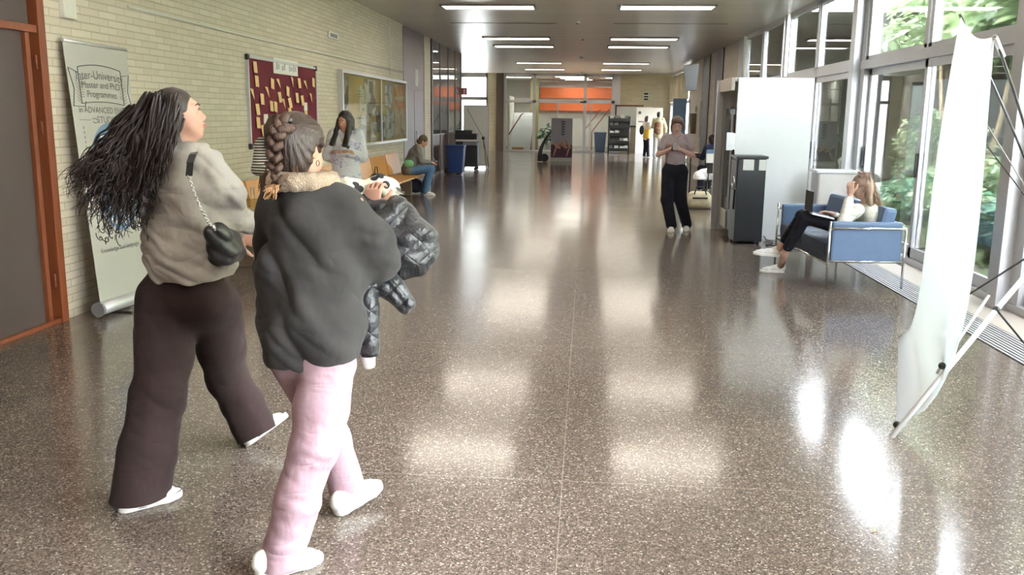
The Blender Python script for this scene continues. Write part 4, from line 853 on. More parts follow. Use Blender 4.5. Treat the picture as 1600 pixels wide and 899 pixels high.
# ================= people: signed-distance bodies turned into one surface ====
V = Vector
class SDF:
    def __init__(s, lo, hi, h):
        s.h = h; s.lo = np.array(lo, np.float32); s.n = np.ceil((np.array(hi)-np.array(lo))/h).astype(int)+1
        s.D = np.full(tuple(s.n), 1.0, np.float32)
    def _win(s, lo, hi):
        a = np.clip(np.floor((np.array(lo)-s.lo)/s.h).astype(int), 0, s.n-1); b = np.clip(np.ceil((np.array(hi)-s.lo)/s.h).astype(int)+1, 1, s.n)
        sl = tuple(slice(int(i), int(j)) for i, j in zip(a, b))
        ax = [s.lo[i]+s.h*np.arange(a[i], b[i], dtype=np.float32) for i in range(3)]
        X, Y, Z = np.meshgrid(*ax, indexing='ij', sparse=True); return sl, X, Y, Z
    def _comb(s, sl, d, k, op):
        A = s.D[sl]
        if op == 'add':
            if k > 0: hh = np.maximum(k-np.abs(A-d), 0)/k; s.D[sl] = np.minimum(A, d)-hh*hh*k*0.25
            else: s.D[sl] = np.minimum(A, d)
        elif op == 'cut':
            if k > 0: hh = np.maximum(k-np.abs(A+d), 0)/k; s.D[sl] = np.maximum(A, -d)+hh*hh*k*0.25
            else: s.D[sl] = np.maximum(A, -d)
    def seg(s, a, b, ra, rb, k=0.03, side=None, op='add'):
        """tapered limb; ra, rb radius or (side radius, depth radius)"""
        a = np.array(a, np.float32); b = np.array(b, np.float32)
        ra = ra if isinstance(ra, tuple) else (ra, ra); rb = rb if isinstance(rb, tuple) else (rb, rb)
        R_ = max(ra+rb)+k+0.03; sl, X, Y, Z = s._win(np.minimum(a, b)-R_, np.maximum(a, b)+R_)
        w = b-a; L = float(np.linalg.norm(w)) or 1e-6; w = w/L
        if side is None: side = np.cross(w, [0, 0, 1.0]) if abs(w[2]) < 0.9 else np.array([1.0, 0, 0])
        u = np.array(side, np.float32); u = u-w*np.dot(u, w); u /= (np.linalg.norm(u) or 1); v = np.cross(w, u)
        px, py, pz = X-a[0], Y-a[1], Z-a[2]
        t = (px*w[0]+py*w[1]+pz*w[2]); tc = np.clip(t/L, 0, 1); e = t-tc*L
        du = px*u[0]+py*u[1]+pz*u[2]; dv = px*v[0]+py*v[1]+pz*v[2]
        ru = ra[0]+(rb[0]-ra[0])*tc; rv = ra[1]+(rb[1]-ra[1])*tc; rm = np.minimum(ru, rv)
        q = np.sqrt((du/ru)**2+(dv/rv)**2+(e/rm)**2)
        s._comb(sl, (q-1)*rm, k, op)
    def ell(s, c, r, axes=None, k=0.02, op='add'):
        c = np.array(c, np.float32); R_ = max(r)+k+0.03; sl, X, Y, Z = s._win(c-R_, c+R_)
        px, py, pz = X-c[0], Y-c[1], Z-c[2]
        if axes is None: axes = np.eye(3)
        q = 0
        for ax, ri in zip(axes, r): q = q+((px*ax[0]+py*ax[1]+pz*ax[2])/ri)**2
        s._comb(sl, (np.sqrt(q)-1)*min(r), k, op)
    def plane(s, p, n):   # keep the side opposite to n
        sl, X, Y, Z = s._win(s.lo, s.lo+s.n*s.h); d = (X-p[0])*n[0]+(Y-p[1])*n[1]+(Z-p[2])*n[2]
        s.D = np.maximum(s.D, d.astype(np.float32))
    def disp(s, fn):
        sl, X, Y, Z = s._win(s.lo, s.lo+s.n*s.h); s.D = (s.D+fn(X, Y, Z)).astype(np.float32)
    def mesh(s, name, smooth=2):
        D = s.D.copy(); 
        for ax in range(3):
            i0 = [slice(None)]*3; i0[ax] = 0; D[tuple(i0)] = 1; i0[ax] = -1; D[tuple(i0)] = 1
        S = D < 0; n = D.shape
        c = [S[i:n[0]-1+i, j:n[1]-1+j, l:n[2]-1+l] for i in (0, 1) for j in (0, 1) for l in (0, 1)]
        al = c[0].copy(); an = c[0].copy()
        for q in c[1:]: al &= q; an |= q
        act = an & ~al; I = np.argwhere(act); idx = np.full(act.shape, -1, np.int64); idx[act] = np.arange(len(I))
        offs = np.array([(i, j, l) for i in (0, 1) for j in (0, 1) for l in (0, 1)])
        val = np.stack([D[I[:, 0]+o[0], I[:, 1]+o[1], I[:, 2]+o[2]] for o in offs], 1)
        P = np.zeros((len(I), 3)); cnt = np.zeros(len(I))
        for a in range(8):
            for b in range(a+1, 8):
                if np.abs(offs[a]-offs[b]).sum() != 1: continue
                m_ = (val[:, a] < 0) != (val[:, b] < 0); t = np.where(m_, val[:, a]/np.where(m_, val[:, a]-val[:, b], 1), 0)
                P += np.where(m_[:, None], offs[a]+t[:, None]*(offs[b]-offs[a]), 0); cnt += m_
        P = (P/np.maximum(cnt, 1)[:, None]+I)*s.h+s.lo
        F = []
        for ax in range(3):
            o1, o2 = [(1, 2), (2, 0), (0, 1)][ax]
            sa = [slice(1, -1)]*3; sa[ax] = slice(0, -1); sb_ = list(sa); sb_[ax] = slice(1, None)
            A = S[tuple(sa)]; B = S[tuple(sb_)]; E = np.argwhere(A != B)
            if not len(E): continue
            flip = A[tuple(E.T)]
            base = E.copy(); base[:, o1] += 1; base[:, o2] += 1
            def cell(d1, d2):
                q = base.copy(); q[:, o1] -= d1; q[:, o2] -= d2; return idx[tuple(q.T)]
            Q = np.stack([cell(1, 1), cell(0, 1), cell(0, 0), cell(1, 0)], 1)
            Q[~flip] = Q[~flip][:, ::-1]; F.append(Q)
        F = np.concatenate(F); F = F[(F >= 0).all(1)]
        for _ in range(smooth):   # light Laplacian
            acc = np.zeros_like(P); c_ = np.zeros(len(P))
            for i in range(4):
                a, b = F[:, i], F[:, (i+1) % 4]; np.add.at(acc, a, P[b]); np.add.at(c_, a, 1)
            P = P*0.5+0.5*acc/np.maximum(c_, 1)[:, None]
        me = bpy.data.meshes.new(name); me.vertices.add(len(P)); me.vertices.foreach_set('co', P.ravel().astype(np.float32))
        me.loops.add(F.size); me.loops.foreach_set('vertex_index', F.ravel().astype(np.int32))
        me.polygons.add(len(F)); me.polygons.foreach_set('loop_start', (np.arange(len(F))*4).astype(np.int32))
        me.update(calc_edges=True); me.validate(); me.shade_smooth(); return me
def addmesh(name, me, m, q):
    inv = Matrix.Identity(4); p = q
    while p is not None: inv = p.matrix_basis @ inv; p = p.parent
    me.transform(inv.inverted()); o = link(name, me, m, None); o.parent = q; me.shade_smooth(); return o
def joinmeshes(name, mes):
    bm = bmesh.new()
    for m_ in mes: bm.from_mesh(m_); bpy.data.meshes.remove(m_)
    me = bpy.data.meshes.new(name); bm.to_mesh(me); bm.free(); return me
def basis(f, up=(0, 0, 1), roll=0):
    f = V(f).normalized(); r = f.cross(V(up)).normalized(); u = r.cross(f).normalized()
    if roll: q_ = Matrix.Rotation(roll, 3, f); r = q_ @ r; u = q_ @ u
    return r, f, u
def skinmat(name, col):
    k = NT(name); n = k.noise(k.coord(), 14, 3)
    k.l(k.mix(n, tuple(c*0.9 for c in col[:3])+(1,), col), k.b.inputs['Base Color']); k.b.inputs['Roughness'].default_value = 0.5
    k.b.inputs['Subsurface Weight'].default_value = 0.08; k.b.inputs['Subsurface Radius'].default_value = (0.02, 0.008, 0.004); return k.m
def hairmat(name, a, b, sc_=(60, 60, 4)):
    k = NT(name); v = k.coord('UV') if False else k.coord()
    n = k.noise(k.scaled(v, *sc_), 3, 4, 0.6); k.l(k.mix(n, a, b), k.b.inputs['Base Color']); k.b.inputs['Roughness'].default_value = 0.42
    k.b.inputs['Specular IOR Level'].default_value = 0.5; k.bump(n, 0.5, 0.01); return k.m
M['skin'] = skinmat('skin_light', srgb(184, 142, 124)); M['skin2'] = skinmat('skin_tan', srgb(196, 150, 126)); M['skin3'] = skinmat('skin_pale', srgb(204, 164, 146))
M['hair_dark'] = hairmat('hair_dark', srgb(14, 9, 8), srgb(40, 25, 22)); M['hair_brown'] = hairmat('hair_brown', srgb(48, 32, 24), srgb(96, 66, 46)); M['hair_black'] = hairmat('hair_black', srgb(18, 15, 15), srgb(44, 34, 32))
M['hair_light'] = hairmat('hair_light', srgb(110, 78, 56), srgb(186, 146, 112)); M['hair_gold'] = hairmat('hair_golden', srgb(110, 74, 46), srgb(168, 126, 82))
M['eye'] = mat('eye_dark', srgb(30, 22, 20), 0.2); M['eyewhite'] = mat('eye_white', srgb(225, 220, 215), 0.3); M['lip'] = mat('lips', srgb(176, 100, 94), 0.45); M['brow'] = mat('brow', srgb(52, 36, 30), 0.8)
M['shoe_white'] = mat('white_canvas', srgb(226, 226, 222), 0.7, var=0.05, nscale=30, bump=0.1, bscale=400); M['sole'] = mat('white_rubber', srgb(232, 230, 224), 0.5, var=0.04); M['stripe'] = mat('dark_stripe', srgb(40, 40, 52), 0.6)
def head_sdf(S, c, fwd, up, sc_=1.0, neck=None, chest=None, small=False):
    r, f, u = basis(fwd, up); ax = [np.array(r), np.array(f), np.array(u)]
    def p(x, y, z): return V(c)+(r*x+f*y+u*z)*sc_
    e = lambda x, y, z, rr, k=0.02, op='add': S.ell(p(x, y, z), tuple(q_*sc_ for q_ in rr), ax, k*sc_, op)
    e(0, -0.012, 0.03, (.074, .092, .085)); e(0, .022, -.025, (.061, .068, .085), .03); e(0, .050, -.088, (.028, .026, .022), .03)
    for s_ in (-1, 1): e(s_*.035, .045, -.05, (.028, .030, .032), .025)
    if not small:
        for s_ in (-1, 1): e(s_*.030, .096, .008, (.019, .015, .012), .012, 'cut'); e(s_*.030, .078, .006, (.0165, .0155, .013), .004)
        e(0, .083, .030, (.045, .012, .012), .02)
    S.seg(p(0, .080, .012), p(0, .103, -.026), .007*sc_, .011*sc_, .012*sc_)
    for s_ in (-1, 1): e(s_*.009, .094, -.031, (.008, .010, .007), .008)
    e(0, .086, -.055, (.024, .010, .006), .008); e(0, .083, -.066, (.019, .010, .007), .008)
    for s_ in (-1, 1):
        e(s_*.077, -.008, -.008, (.009, .019, .030), .006)
        if not small: e(s_*.086, -.003, -.004, (.006, .010, .016), .004, 'cut')
    if neck is not None:
        S.seg(p(0, -.018, -.045), neck, .050*sc_, .052*sc_, .03)
    return p
def face_bits(q, p, fwd, up, sc_=1.0, closed=False, brow='brow', lip='lip'):
    r, f, u = basis(fwd, up); R_ = Matrix((r, f, u)).transposed().to_4x4()
    def blob(name, c, rr, m):
        b = MB(); t = bmesh.new(); bmesh.ops.create_uvsphere(t, u_segments=12, v_segments=8, radius=1)
        for v in t.verts: v.co = Vector((v.co.x*rr[0], v.co.y*rr[1], v.co.z*rr[2]))*sc_
        bmesh.ops.transform(t, matrix=Matrix.Translation(c) @ R_, verts=t.verts)
        for f_ in t.faces: f_.smooth = True
        b._merge(t); return b.build(name, M[m], q)
    for s_ in (-1, 1):
        if not closed:
            blob('eye', p(s_*.030, .0825, .006), (.0115, .0115, .0065), 'eyewhite'); blob('iris', p(s_*.030, .0905, .006), (.0052, .0045, .0052), 'eye')
        MB().tube([p(s_*.043, .0865, .006), p(s_*.037, .0935, .0125), p(s_*.029, .0955, .0135), p(s_*.018, .0925, .009)], [.0012*sc_, .0018*sc_, .0018*sc_, .0010*sc_], 5).build('eyelashes', M['eye'], q)
        MB().tube([p(s_*.048, .083, .028), p(s_*.034, .0945, .034), p(s_*.016, .0965, .029)], [.0015*sc_, .0032*sc_, .003*sc_], 6).build('eyebrow', M[brow], q)
    MB().tube([p(-.023, .088, -.060), p(-.010, .0965, -.0545), p(0, .0975, -.0565), p(.010, .0965, -.0545), p(.023, .088, -.060)], [.001*sc_, .004*sc_, .0038*sc_, .004*sc_, .001*sc_], 6).tube([p(-.020, .088, -.061), p(0, .0955, -.0665), p(.020, .088, -.061)], [.001*sc_, .0052*sc_, .001*sc_], 6).build('lips', M[lip], q)
def hand_meshes(w, d, n, L=0.175, curl=0.5, thumb=1, spread=0.14):
    """palm as tapering tube plus five curled fingers; w wrist, d direction of palm, n back-of-hand normal"""
    d = V(d).normalized(); n = (V(n)-d*V(n).dot(d)).normalized(); s_ = d.cross(n)*thumb; k_ = L/0.175
    S = SDF(np.array(w)-0.2*k_, np.array(w)+0.2*k_, 0.004*k_)
    S.seg(w-d*.03, w+d*.012*k_, .024*k_, (.028*k_, .019*k_), .02, side=s_)
    S.seg(w+d*.012*k_, w+d*.080*k_, (.027*k_, .016*k_), (.040*k_, .013*k_), .02, side=s_)
    fl = [(.030, .068, .0082), (.011, .078, .0086), (-.010, .073, .0083), (-.029, .058, .0073)]
    for off, ln_, rr in fl:
        base = w+d*.083*k_+s_*off*k_; dd = (d+s_*off*spread*20*0.3).normalized(); pts = [base]; a = 0
        for j, fr_ in enumerate((0.45, 0.32, 0.23)):
            a += curl*(0.7, 0.9, 0.6)[j]; dr = dd*math.cos(a)-n*math.sin(a); pts.append(pts[-1]+dr*ln_*fr_*k_)
        for j in range(3): S.seg(pts[j], pts[j+1], rr*(1-.09*j)*k_, rr*(1-.09*(j+1))*k_, .003)
    tb_ = w+d*.022*k_+s_*.022*k_; t1 = tb_+(d*.6+s_*.75-n*.25).normalized()*.040*k_; t2 = t1+(d*.9+s_*.35-n*(.2+curl*.5)).normalized()*.030*k_; t3 = t2+(d*.95+s_*.05-n*(.2+curl*.7)).normalized()*.024*k_
    S.seg(tb_, t1, .015*k_, .0115*k_, .01); S.seg(t1, t2, .0112*k_, .010*k_, .004); S.seg(t2, t3, .0098*k_, .008*k_, .004)
    return S.mesh('hand', 1)
def shoe(q, heel, toe, up=(0, 0, 1), h=0.09, wd=0.046, m='shoe_white', sole='sole', stripes=False, name='shoe', low=False):
    heel, toe = V(heel), V(toe); f = (toe-heel); L = f.length; f.normalize(); r = f.cross(V(up)).normalized(); u = r.cross(f).normalized()
    P = lambda a, b, c: heel+f*(a*L)+r*b+u*c
    S = SDF(np.minimum(heel, toe)-0.14, np.maximum(heel, toe)+0.16, 0.005)
    S.seg(P(.16, 0, .045), P(.42, 0, .046), (wd*.74, .040), (wd*.84, .036), .02, side=r); S.seg(P(.42, 0, .046), P(.70, 0, .036), (wd*.84, .036), (wd*1.0, .026), .02, side=r)
    S.seg(P(.70, 0, .034), P(.86, 0, .030), (wd*1.0, .024), (wd*.84, .020), .02, side=r)
    S.seg(P(.16, 0, .05), P(.17, 0, h), (wd*.72, .05), (wd*.66, .047), .02, side=r)
    S.plane(P(0, 0, .012), -u)
    so = addmesh(name, S.mesh('shoe', 1), M[m], q)
    S = SDF(np.minimum(heel, toe)-0.14, np.maximum(heel, toe)+0.16, 0.005)
    S.seg(P(.16, 0, .015), P(.45, 0, .015), (wd*.86, .05), (wd*.92, .05), .02, side=r); S.seg(P(.45, 0, .015), P(.72, 0, .015), (wd*.92, .05), (wd*1.12, .05), .02, side=r); S.seg(P(.72, 0, .015), P(.85, 0, .015), (wd*1.12, .05), (wd*.98, .05), .02, side=r)
    S.plane(P(0, 0, 0), -u); S.plane(P(0, 0, .030), u)
    sl_ = addmesh('sole', S.mesh('sole', 1), M[sole], so)
    if stripes:
        for zz, kk in ((.030, 1.04), (.012, 1.04)):
            pts = []
            for i in range(33):
                a = 2*PI*i/32; x = math.cos(a); y = math.sin(a); ww = wd*(0.94+0.2*max(0, x))*kk
                pts.append(P(.51+.51*x*1.0 if x > 0 else .51+.505*x, y*ww, zz))
            MB().tube(pts, 0.0022, 5, cap=False).build('stripe', M['stripe'], so)
    return so
def laces(so, heel, toe, up=(0, 0, 1)):
    heel, toe = V(heel), V(toe); f = (toe-heel); L = f.length; f.normalize(); r = f.cross(V(up)).normalized(); u = r.cross(f).normalized(); b = MB()
    for i in range(4):
        a = .42+.075*i; z = .086-.0075*i*1.6
        b.tube([heel+f*a*L-r*.024+u*z, heel+f*(a+.02)*L+u*(z+.007), heel+f*a*L+r*.024+u*z], .0025, 5)
    b.build('laces', M['sole'], so)
def foldfn(amp, freq, dirv_, seed=0, warp=0.02):
    rs = np.random.RandomState(seed); ph = rs.rand(6)*6.28
    d = np.array(dirv_, float)
    def fn(X, Y, Z):
        w1 = np.sin(X*17+ph[0])+np.sin(Y*15+ph[1])+np.sin(Z*11+ph[2])
        t = (X*d[0]+Y*d[1]+Z*d[2])+warp*w1+0.5*warp*np.sin(X*41+Z*29+ph[3])
        m_ = 0.5+0.5*np.sin(X*7+Z*6+Y*5+ph[4])
        return amp*(1-np.abs(np.sin(t*freq)))*m_+amp*0.5*np.sin(X*23+ph[5])*np.sin(Z*19+Y*13)
    return fn
def bounds(pts, pad): A = np.array([list(p) for p in pts]); return A.min(0)-pad, A.max(0)+pad
def strands(paths, r0, r1, n=5, seed=0):
    b = MB()
    for P_ in paths:
        k = len(P_); b.tube(P_, [r0+(r1-r0)*(i/(k-1))**1.3 for i in range(k)], n, cap=False)
    return b
def person(name_lab, J, f, hf, hup, spec, h=0.009, group=None, root=None, small=True):
    """J joints: head, neck, chest, waist, pelvis, (sh,el,wr,hp,kn,an) as L/R; f body front; hf head front"""
    q = empty('person', root if root is not None else (J['pelvis'].x, J['pelvis'].y, 0), name_lab, 'person', group)
    r = V(f).cross(V((0, 0, 1))).normalized(); sc_ = spec.get('head', 1.0)
    allp = list(J.values()); lo, hi = bounds(allp, 0.2)
    S = SDF(lo, hi, h)
    p = head_sdf(S, J['head'], hf, hup, sc_, J['neck'], small=small)
    W = spec.get('w', 1.0); tr_ = J['pelvis'], J['waist'], J['chest'], J['neck']
    S.seg(J['pelvis'], J['waist'], (.13*W, .09*W), (.105*W, .08*W), .04, side=r); S.seg(J['waist'], J['chest'], (.105*W, .08*W), (.125*W, .09*W), .04, side=r)
    S.seg(J['chest'], J['neck']-V((0, 0, .03)), (.12*W, .075*W), (.055, .05), .04, side=r)
    ak = spec.get('arm', 1.0)
    for s_ in 'LR':
        S.seg(J['sh'+s_], J['el'+s_], .044*ak, .036*ak, .04); S.seg(J['el'+s_], J['wr'+s_], .037*ak, .024*ak, .01)
        S.seg(J['hp'+s_], J['kn'+s_], .078*W, .050*W, .04); S.seg(J['kn'+s_], J['an'+s_], .050*W, .034, .01)
    meshes = [S.mesh('body', 1)]
    for s_ in 'LR':
        hd = J.get('hd'+s_)
        if hd is not None: meshes.append(hand_meshes(J['wr'+s_], hd[0], hd[1], spec.get('handL', 0.17), hd[2], hd[3]))
    addmesh('body', joinmeshes('body', meshes), M[spec['skin']], q)
    if spec.get('face', True): face_bits(q, p, hf, hup, sc_, closed=spec.get('closed', False))
    # upper garment
    g = SDF(lo-0.08, hi+0.08, h); T = spec['top']
    for (a, b_, ra, rb) in T['torso']: g.seg(a, b_, ra, rb, .05, side=r)
    if T.get('hemcut'): g.plane(*T['hemcut'])
    t2 = SDF(lo-0.08, hi+0.08, h)
    for (a, b_, ra, rb) in T['sleeves']: t2.seg(a, b_, ra, rb, .03)
    for pl_ in T.get('sleevecuts', []):
        t2.plane(*pl_)
    hh = np.maximum(.04-np.abs(g.D-t2.D), 0)/.04; g.D = np.minimum(g.D, t2.D)-hh*hh*.01
    for pl_ in T.get('necks', []): g.ell(*pl_, None, .01, 'cut')
    for fn in T.get('folds', []): g.disp(fn)
    ts = spec.get('sm', 2)
    top = addmesh(T['name'], g.mesh('top', ts), T['mat'], q)
    B = spec.get('bottom')
    if B:
        g = SDF(lo-0.1, hi+0.1, h)
        for (a, b_, ra, rb) in B['segs']: g.seg(a, b_, ra, rb, .03, side=r)
        if B.get('cuts'):
            for c_ in B['cuts']: g.plane(*c_)
        for fn in B.get('folds', []): g.disp(fn)
        addmesh(B['name'], g.mesh('bottom', ts), B['mat'], q)
    return q, p, top
def rr(p, r_, f_, x=0, y=0, z=0): return p+r_*x+f_*y+V((0, 0, z))
# ================= woman 1: grey hoodie, flying dark hair =======================
f1 = V((0.42, 0.90, 0)).normalized(); r1 = f1.cross(V((0, 0, 1)))
hf1 = V((0.93, 0.32, 0.22)).normalized()
J = {}
J['head'] = aY(279, 182, 3.84); J['neck'] = aY(282, 238, 3.82); J['chest'] = aY(285, 290, 3.82); J['waist'] = aY(300, 380, 3.84); J['pelvis'] = aY(300, 452, 3.84)
J['shL'] = aY(238, 262, 3.84); J['shR'] = aY(334, 266, 3.80); J['elL'] = aY(262, 350, 4.08); J['wrL'] = aY(368, 372, 4.16)
J['elR'] = aY(352, 338, 3.90); J['wrR'] = aY(402, 352, 4.12)
J['hpL'] = aY(258, 470, 3.82); J['hpR'] = aY(338, 474, 3.86); J['knL'] = aY(250, 615, 3.64); J['knR'] = aY(352, 580, 4.10)
J['anL'] = aY(215, 762, 3.45); J['anR'] = aY(400, 650, 4.18)
J['hdL'] = (V((0.8, 0.2, -0.15)), V((0, -0.6, 0.8)), 0.7, 1); J['hdR'] = (V((0.5, 0.8, -0.35)), V((0.3, -0.2, 1)), 0.6, -1)
hood_gray = fabric('grey_hoodie', srgb(154, 148, 143), fold=0.6, fscale=7, heather=0.22)
brown_tr = fabric('brown_trousers', srgb(44, 31, 31), fold=0.5, fscale=5)
hd_ = {k_: v for k_, v in J.items() if k_.startswith('hd')}; JJ = {k_: v for k_, v in J.items() if not k_.startswith('hd')}
def mkperson(label, J, *a, **kw):
    Jp = {k_: v for k_, v in J.items() if not k_.startswith('hd')}
    class D_(dict):
        def values(s): return [v for k_, v in s.items() if not k_.startswith('hd')]
    return person(label, D_(J), *a, **kw)
spec = dict(skin='skin', head=1.0, w=1.0, arm=1.0, handL=.175, face=True, sm=2,
  top=dict(name='hoodie', mat=hood_gray,
    torso=[(aY(292, 430, 3.84), aY(296, 400, 3.84), (.222, .155), (.228, .16)), (aY(296, 400, 3.84), aY(292, 350, 3.84), (.225, .155), (.205, .145)), (aY(292, 350, 3.84), aY(287, 290, 3.82), (.200, .140), (.190, .130)), (aY(287, 290, 3.82), aY(285, 256, 3.82), (.180, .125), (.130, .095)), (aY(285, 256, 3.82), aY(284, 238, 3.83), (.11, .09), (.085, .085))],
    hemcut=(aY(292, 437, 3.84), V((0.10, 0.0, -1)).normalized()),
    sleeves=[(J['shL'], J['elL'], .075, .068), (J['elL'], J['wrL'], .066, .05), (aY(328, 262, 3.82), aY(350, 300, 3.84), .085, .092), (aY(350, 300, 3.84), J['elR'], .092, .09), (J['elR'], aY(396, 350, 4.06), .088, .050)],
    necks=[(J['head']+hf1*0.03-V((0, 0, .11)), (.07, .07, .06))],
    folds=[foldfn(0.022, 24, (-0.5, 0.1, 0.75), 3, 0.03), foldfn(0.010, 52, (0.5, 0, 0.8), 5, .015)]),
  bottom=dict(name='trousers', mat=brown_tr,
    segs=[(aY(296, 425, 3.84), aY(298, 465, 3.84), (.20, .14), (.235, .155)), (aY(258, 470, 3.82), aY(256, 560, 3.72), (.128, .135), (.125, .125)), (aY(256, 560, 3.72), aY(247, 620, 3.64), (.125, .12), (.117, .115)), (aY(247, 620, 3.64), aY(232, 700, 3.54), (.117, .115), (.118, .12)), (aY(232, 700, 3.54), aY(215, 800, 3.44), (.116, .12), (.118, .13)),
          (aY(333, 478, 3.86), aY(346, 545, 4.0), (.128, .130), (.112, .112)), (aY(346, 545, 4.0), aY(355, 590, 4.1), (.108, .11), (.098, .10)), (aY(355, 590, 4.1), aY(378, 630, 4.16), (.098, .10), (.100, .10)), (aY(378, 630, 4.16), aY(408, 690, 4.2), (.098, .10), (.105, .115))],
    cuts=[], folds=[foldfn(0.006, 30, (0.3, 0.2, 0.9), 7, 0.03)]))
q1, p1, top1 = mkperson('woman in a grey hoodie and wide brown trousers walking with long dark hair flying', J, f1, hf1, V((-0.12, 0, 1)), spec, h=0.0065, root=(-1.8, 3.8, 0), small=False)
def hemtrim(o, cutfn):
    """remove geometry of a garment below a hem: cutfn(co)->True removes"""
    bm = bmesh.new(); bm.from_mesh(o.data); mw = Matrix.Identity(4); p_ = o
    while p_ is not None: mw = p_.matrix_basis @ mw; p_ = p_.parent
    for (co, no, test) in cutfn:
        inv = mw.inverted(); c_ = inv @ V(co); geom = [f_ for f_ in bm.faces if test(mw @ f_.calc_center_median())]
        gs = set(geom); es = set(e for f_ in geom for e in f_.edges); vs_ = set(v for f_ in geom for v in f_.verts)
        bmesh.ops.bisect_plane(bm, geom=list(gs)+list(es)+list(vs_), plane_co=c_, plane_no=V(no), clear_outer=False, clear_inner=False)
        dl = [f_ for f_ in bm.faces if test(mw @ f_.calc_center_median()) and ((mw @ f_.calc_center_median())-V(co)).dot(V(no)) > 0]
        bmesh.ops.delete(bm, geom=dl, context='FACES')
    bm.to_mesh(o.data); bm.free(); o.data.shade_smooth()
    md = o.modifiers.new('s', 'SOLIDIFY'); md.thickness = 0.004; md.offset = -1
tr1 = [o for o in kids(q1) if o.name.startswith('trousers')][0]
hA = aY(215, 778, 3.44); hB = aY(408, 672, 4.2)
hemtrim(tr1, [(hA, V((0.0, -0.0, -1)), lambda c: c.y < 3.75 and c.z < 0.3), (aY(408, 676, 4.2), V((0.45, -0.05, -0.9)).normalized(), lambda c: c.y > 3.9 and c.z < 0.32)])
hl, tl = aZ(184, 802, 0.0), aZ(184, 802, 0.0)+V((0.17, 0.20, 0)).normalized()*0.27
so = shoe(q1, hl, tl, stripes=True, h=0.07, wd=.049)
b_ = MB()
for k_ in range(5):
    a = 2*PI*k_/5+PI/2; b_.poly([hl+V((0.005, -0.0, 0.025))+V((math.cos(a+t_)*rr_*0.7, -0.004, math.sin(a+t_)*rr_)) for t_, rr_ in ((-0.63, .005), (0, .012), (0.63, .005))]+[hl+V((0.005, -.004, .025))])
b_.build('star', M['stripe'], so)
hr = aY(385, 700, 4.12); tr_ = aY(449, 652, 4.30)
so = shoe(q1, hr, tr_, up=V((-0.5, 0.1, 0.9)), stripes=True, h=0.09, wd=.047); laces(so, hr, tr_, V((-0.5, 0.1, 0.9)))
# hood, drawn as its own layer behind the neck
g = SDF(*bounds([J['neck'], J['chest'], aY(250, 250, 3.8)], 0.22), 0.007)
g.seg(aY(262, 246, 3.76), aY(300, 236, 3.78), (.07, .05), (.065, .045), .04); g.seg(aY(275, 250, 3.74), aY(262, 285, 3.70), (.10, .05), (.055, .035), .04, side=r1)
g.seg(aY(300, 240, 3.80), aY(318, 232, 3.9), .04, .03, .03)
g.disp(foldfn(0.006, 40, (0.6, 0, 0.8), 2, .02)); addmesh('hood', g.mesh('hood', 2), hood_gray, q1)
# ribbed cuff and hem band
cu_ = MB().tube([aY(388, 349, 4.00), aY(398, 351, 4.09)], [.052, .046], 20).build('cuff', hood_gray, q1, True)
# hair cap
r_, f_, u_ = basis(hf1, V((-0.12, 0, 1)))
g = SDF(*bounds([J['head']], 0.2), 0.006)
ax = [np.array(r_), np.array(f_), np.array(u_)]
g.ell(J['head']+u_*.034-f_*.018, (.086, .100, .094), ax, 0); g.seg(J['head']-f_*.06, J['head']-f_*.07-u_*.13, .075, .085, .04)
g.ell(J['head']+f_*.115-u_*.045, (.105, .085, .125), ax, .01, 'cut'); g.ell(J['head']-f_*.005-u_*.035+r_*.095, (.030, .030, .042), ax, .01, 'cut')
g.disp(foldfn(.003, 90, (0.7, 0.1, 0.4), 4, .02)); addmesh('hair', g.mesh('hair', 1), M['hair_dark'], q1)
# flowing strands
rnd = random.Random(41); hb = MB(); hb2 = MB()
# volumes that keep the mass solid
g = SDF(*bounds([J['head'], aY(110, 300, 3.8), aY(200, 380, 3.8)], 0.15), 0.008)
for (a, b2, ra, rb) in [((255, 165, 3.81), (225, 215, 3.78), .075, .080), ((225, 215, 3.78), (190, 265, 3.76), .080, .060), ((232, 235, 3.76), (205, 300, 3.74), .075, .045), ((190, 262, 3.76), (165, 285, 3.76), .055, .02), ((195, 270, 3.76), (180, 315, 3.75), .05, .02), ((258, 200, 3.74), (245, 260, 3.70), .06, .045), ((240, 255, 3.71), (225, 330, 3.70), .045, .02)]:
    g.seg(aY(*a), aY(*b2), (ra, .05), (rb, .035), .03)
g.disp(foldfn(.012, 60, (0.75, 0, 0.55), 6, .03)); hv = addmesh('hair_volume', g.mesh('hv', 2), M['hair_dark'], q1)
roots = [(232+i*6.2, 150+abs(i-5)*2.0) for i in range(9)]
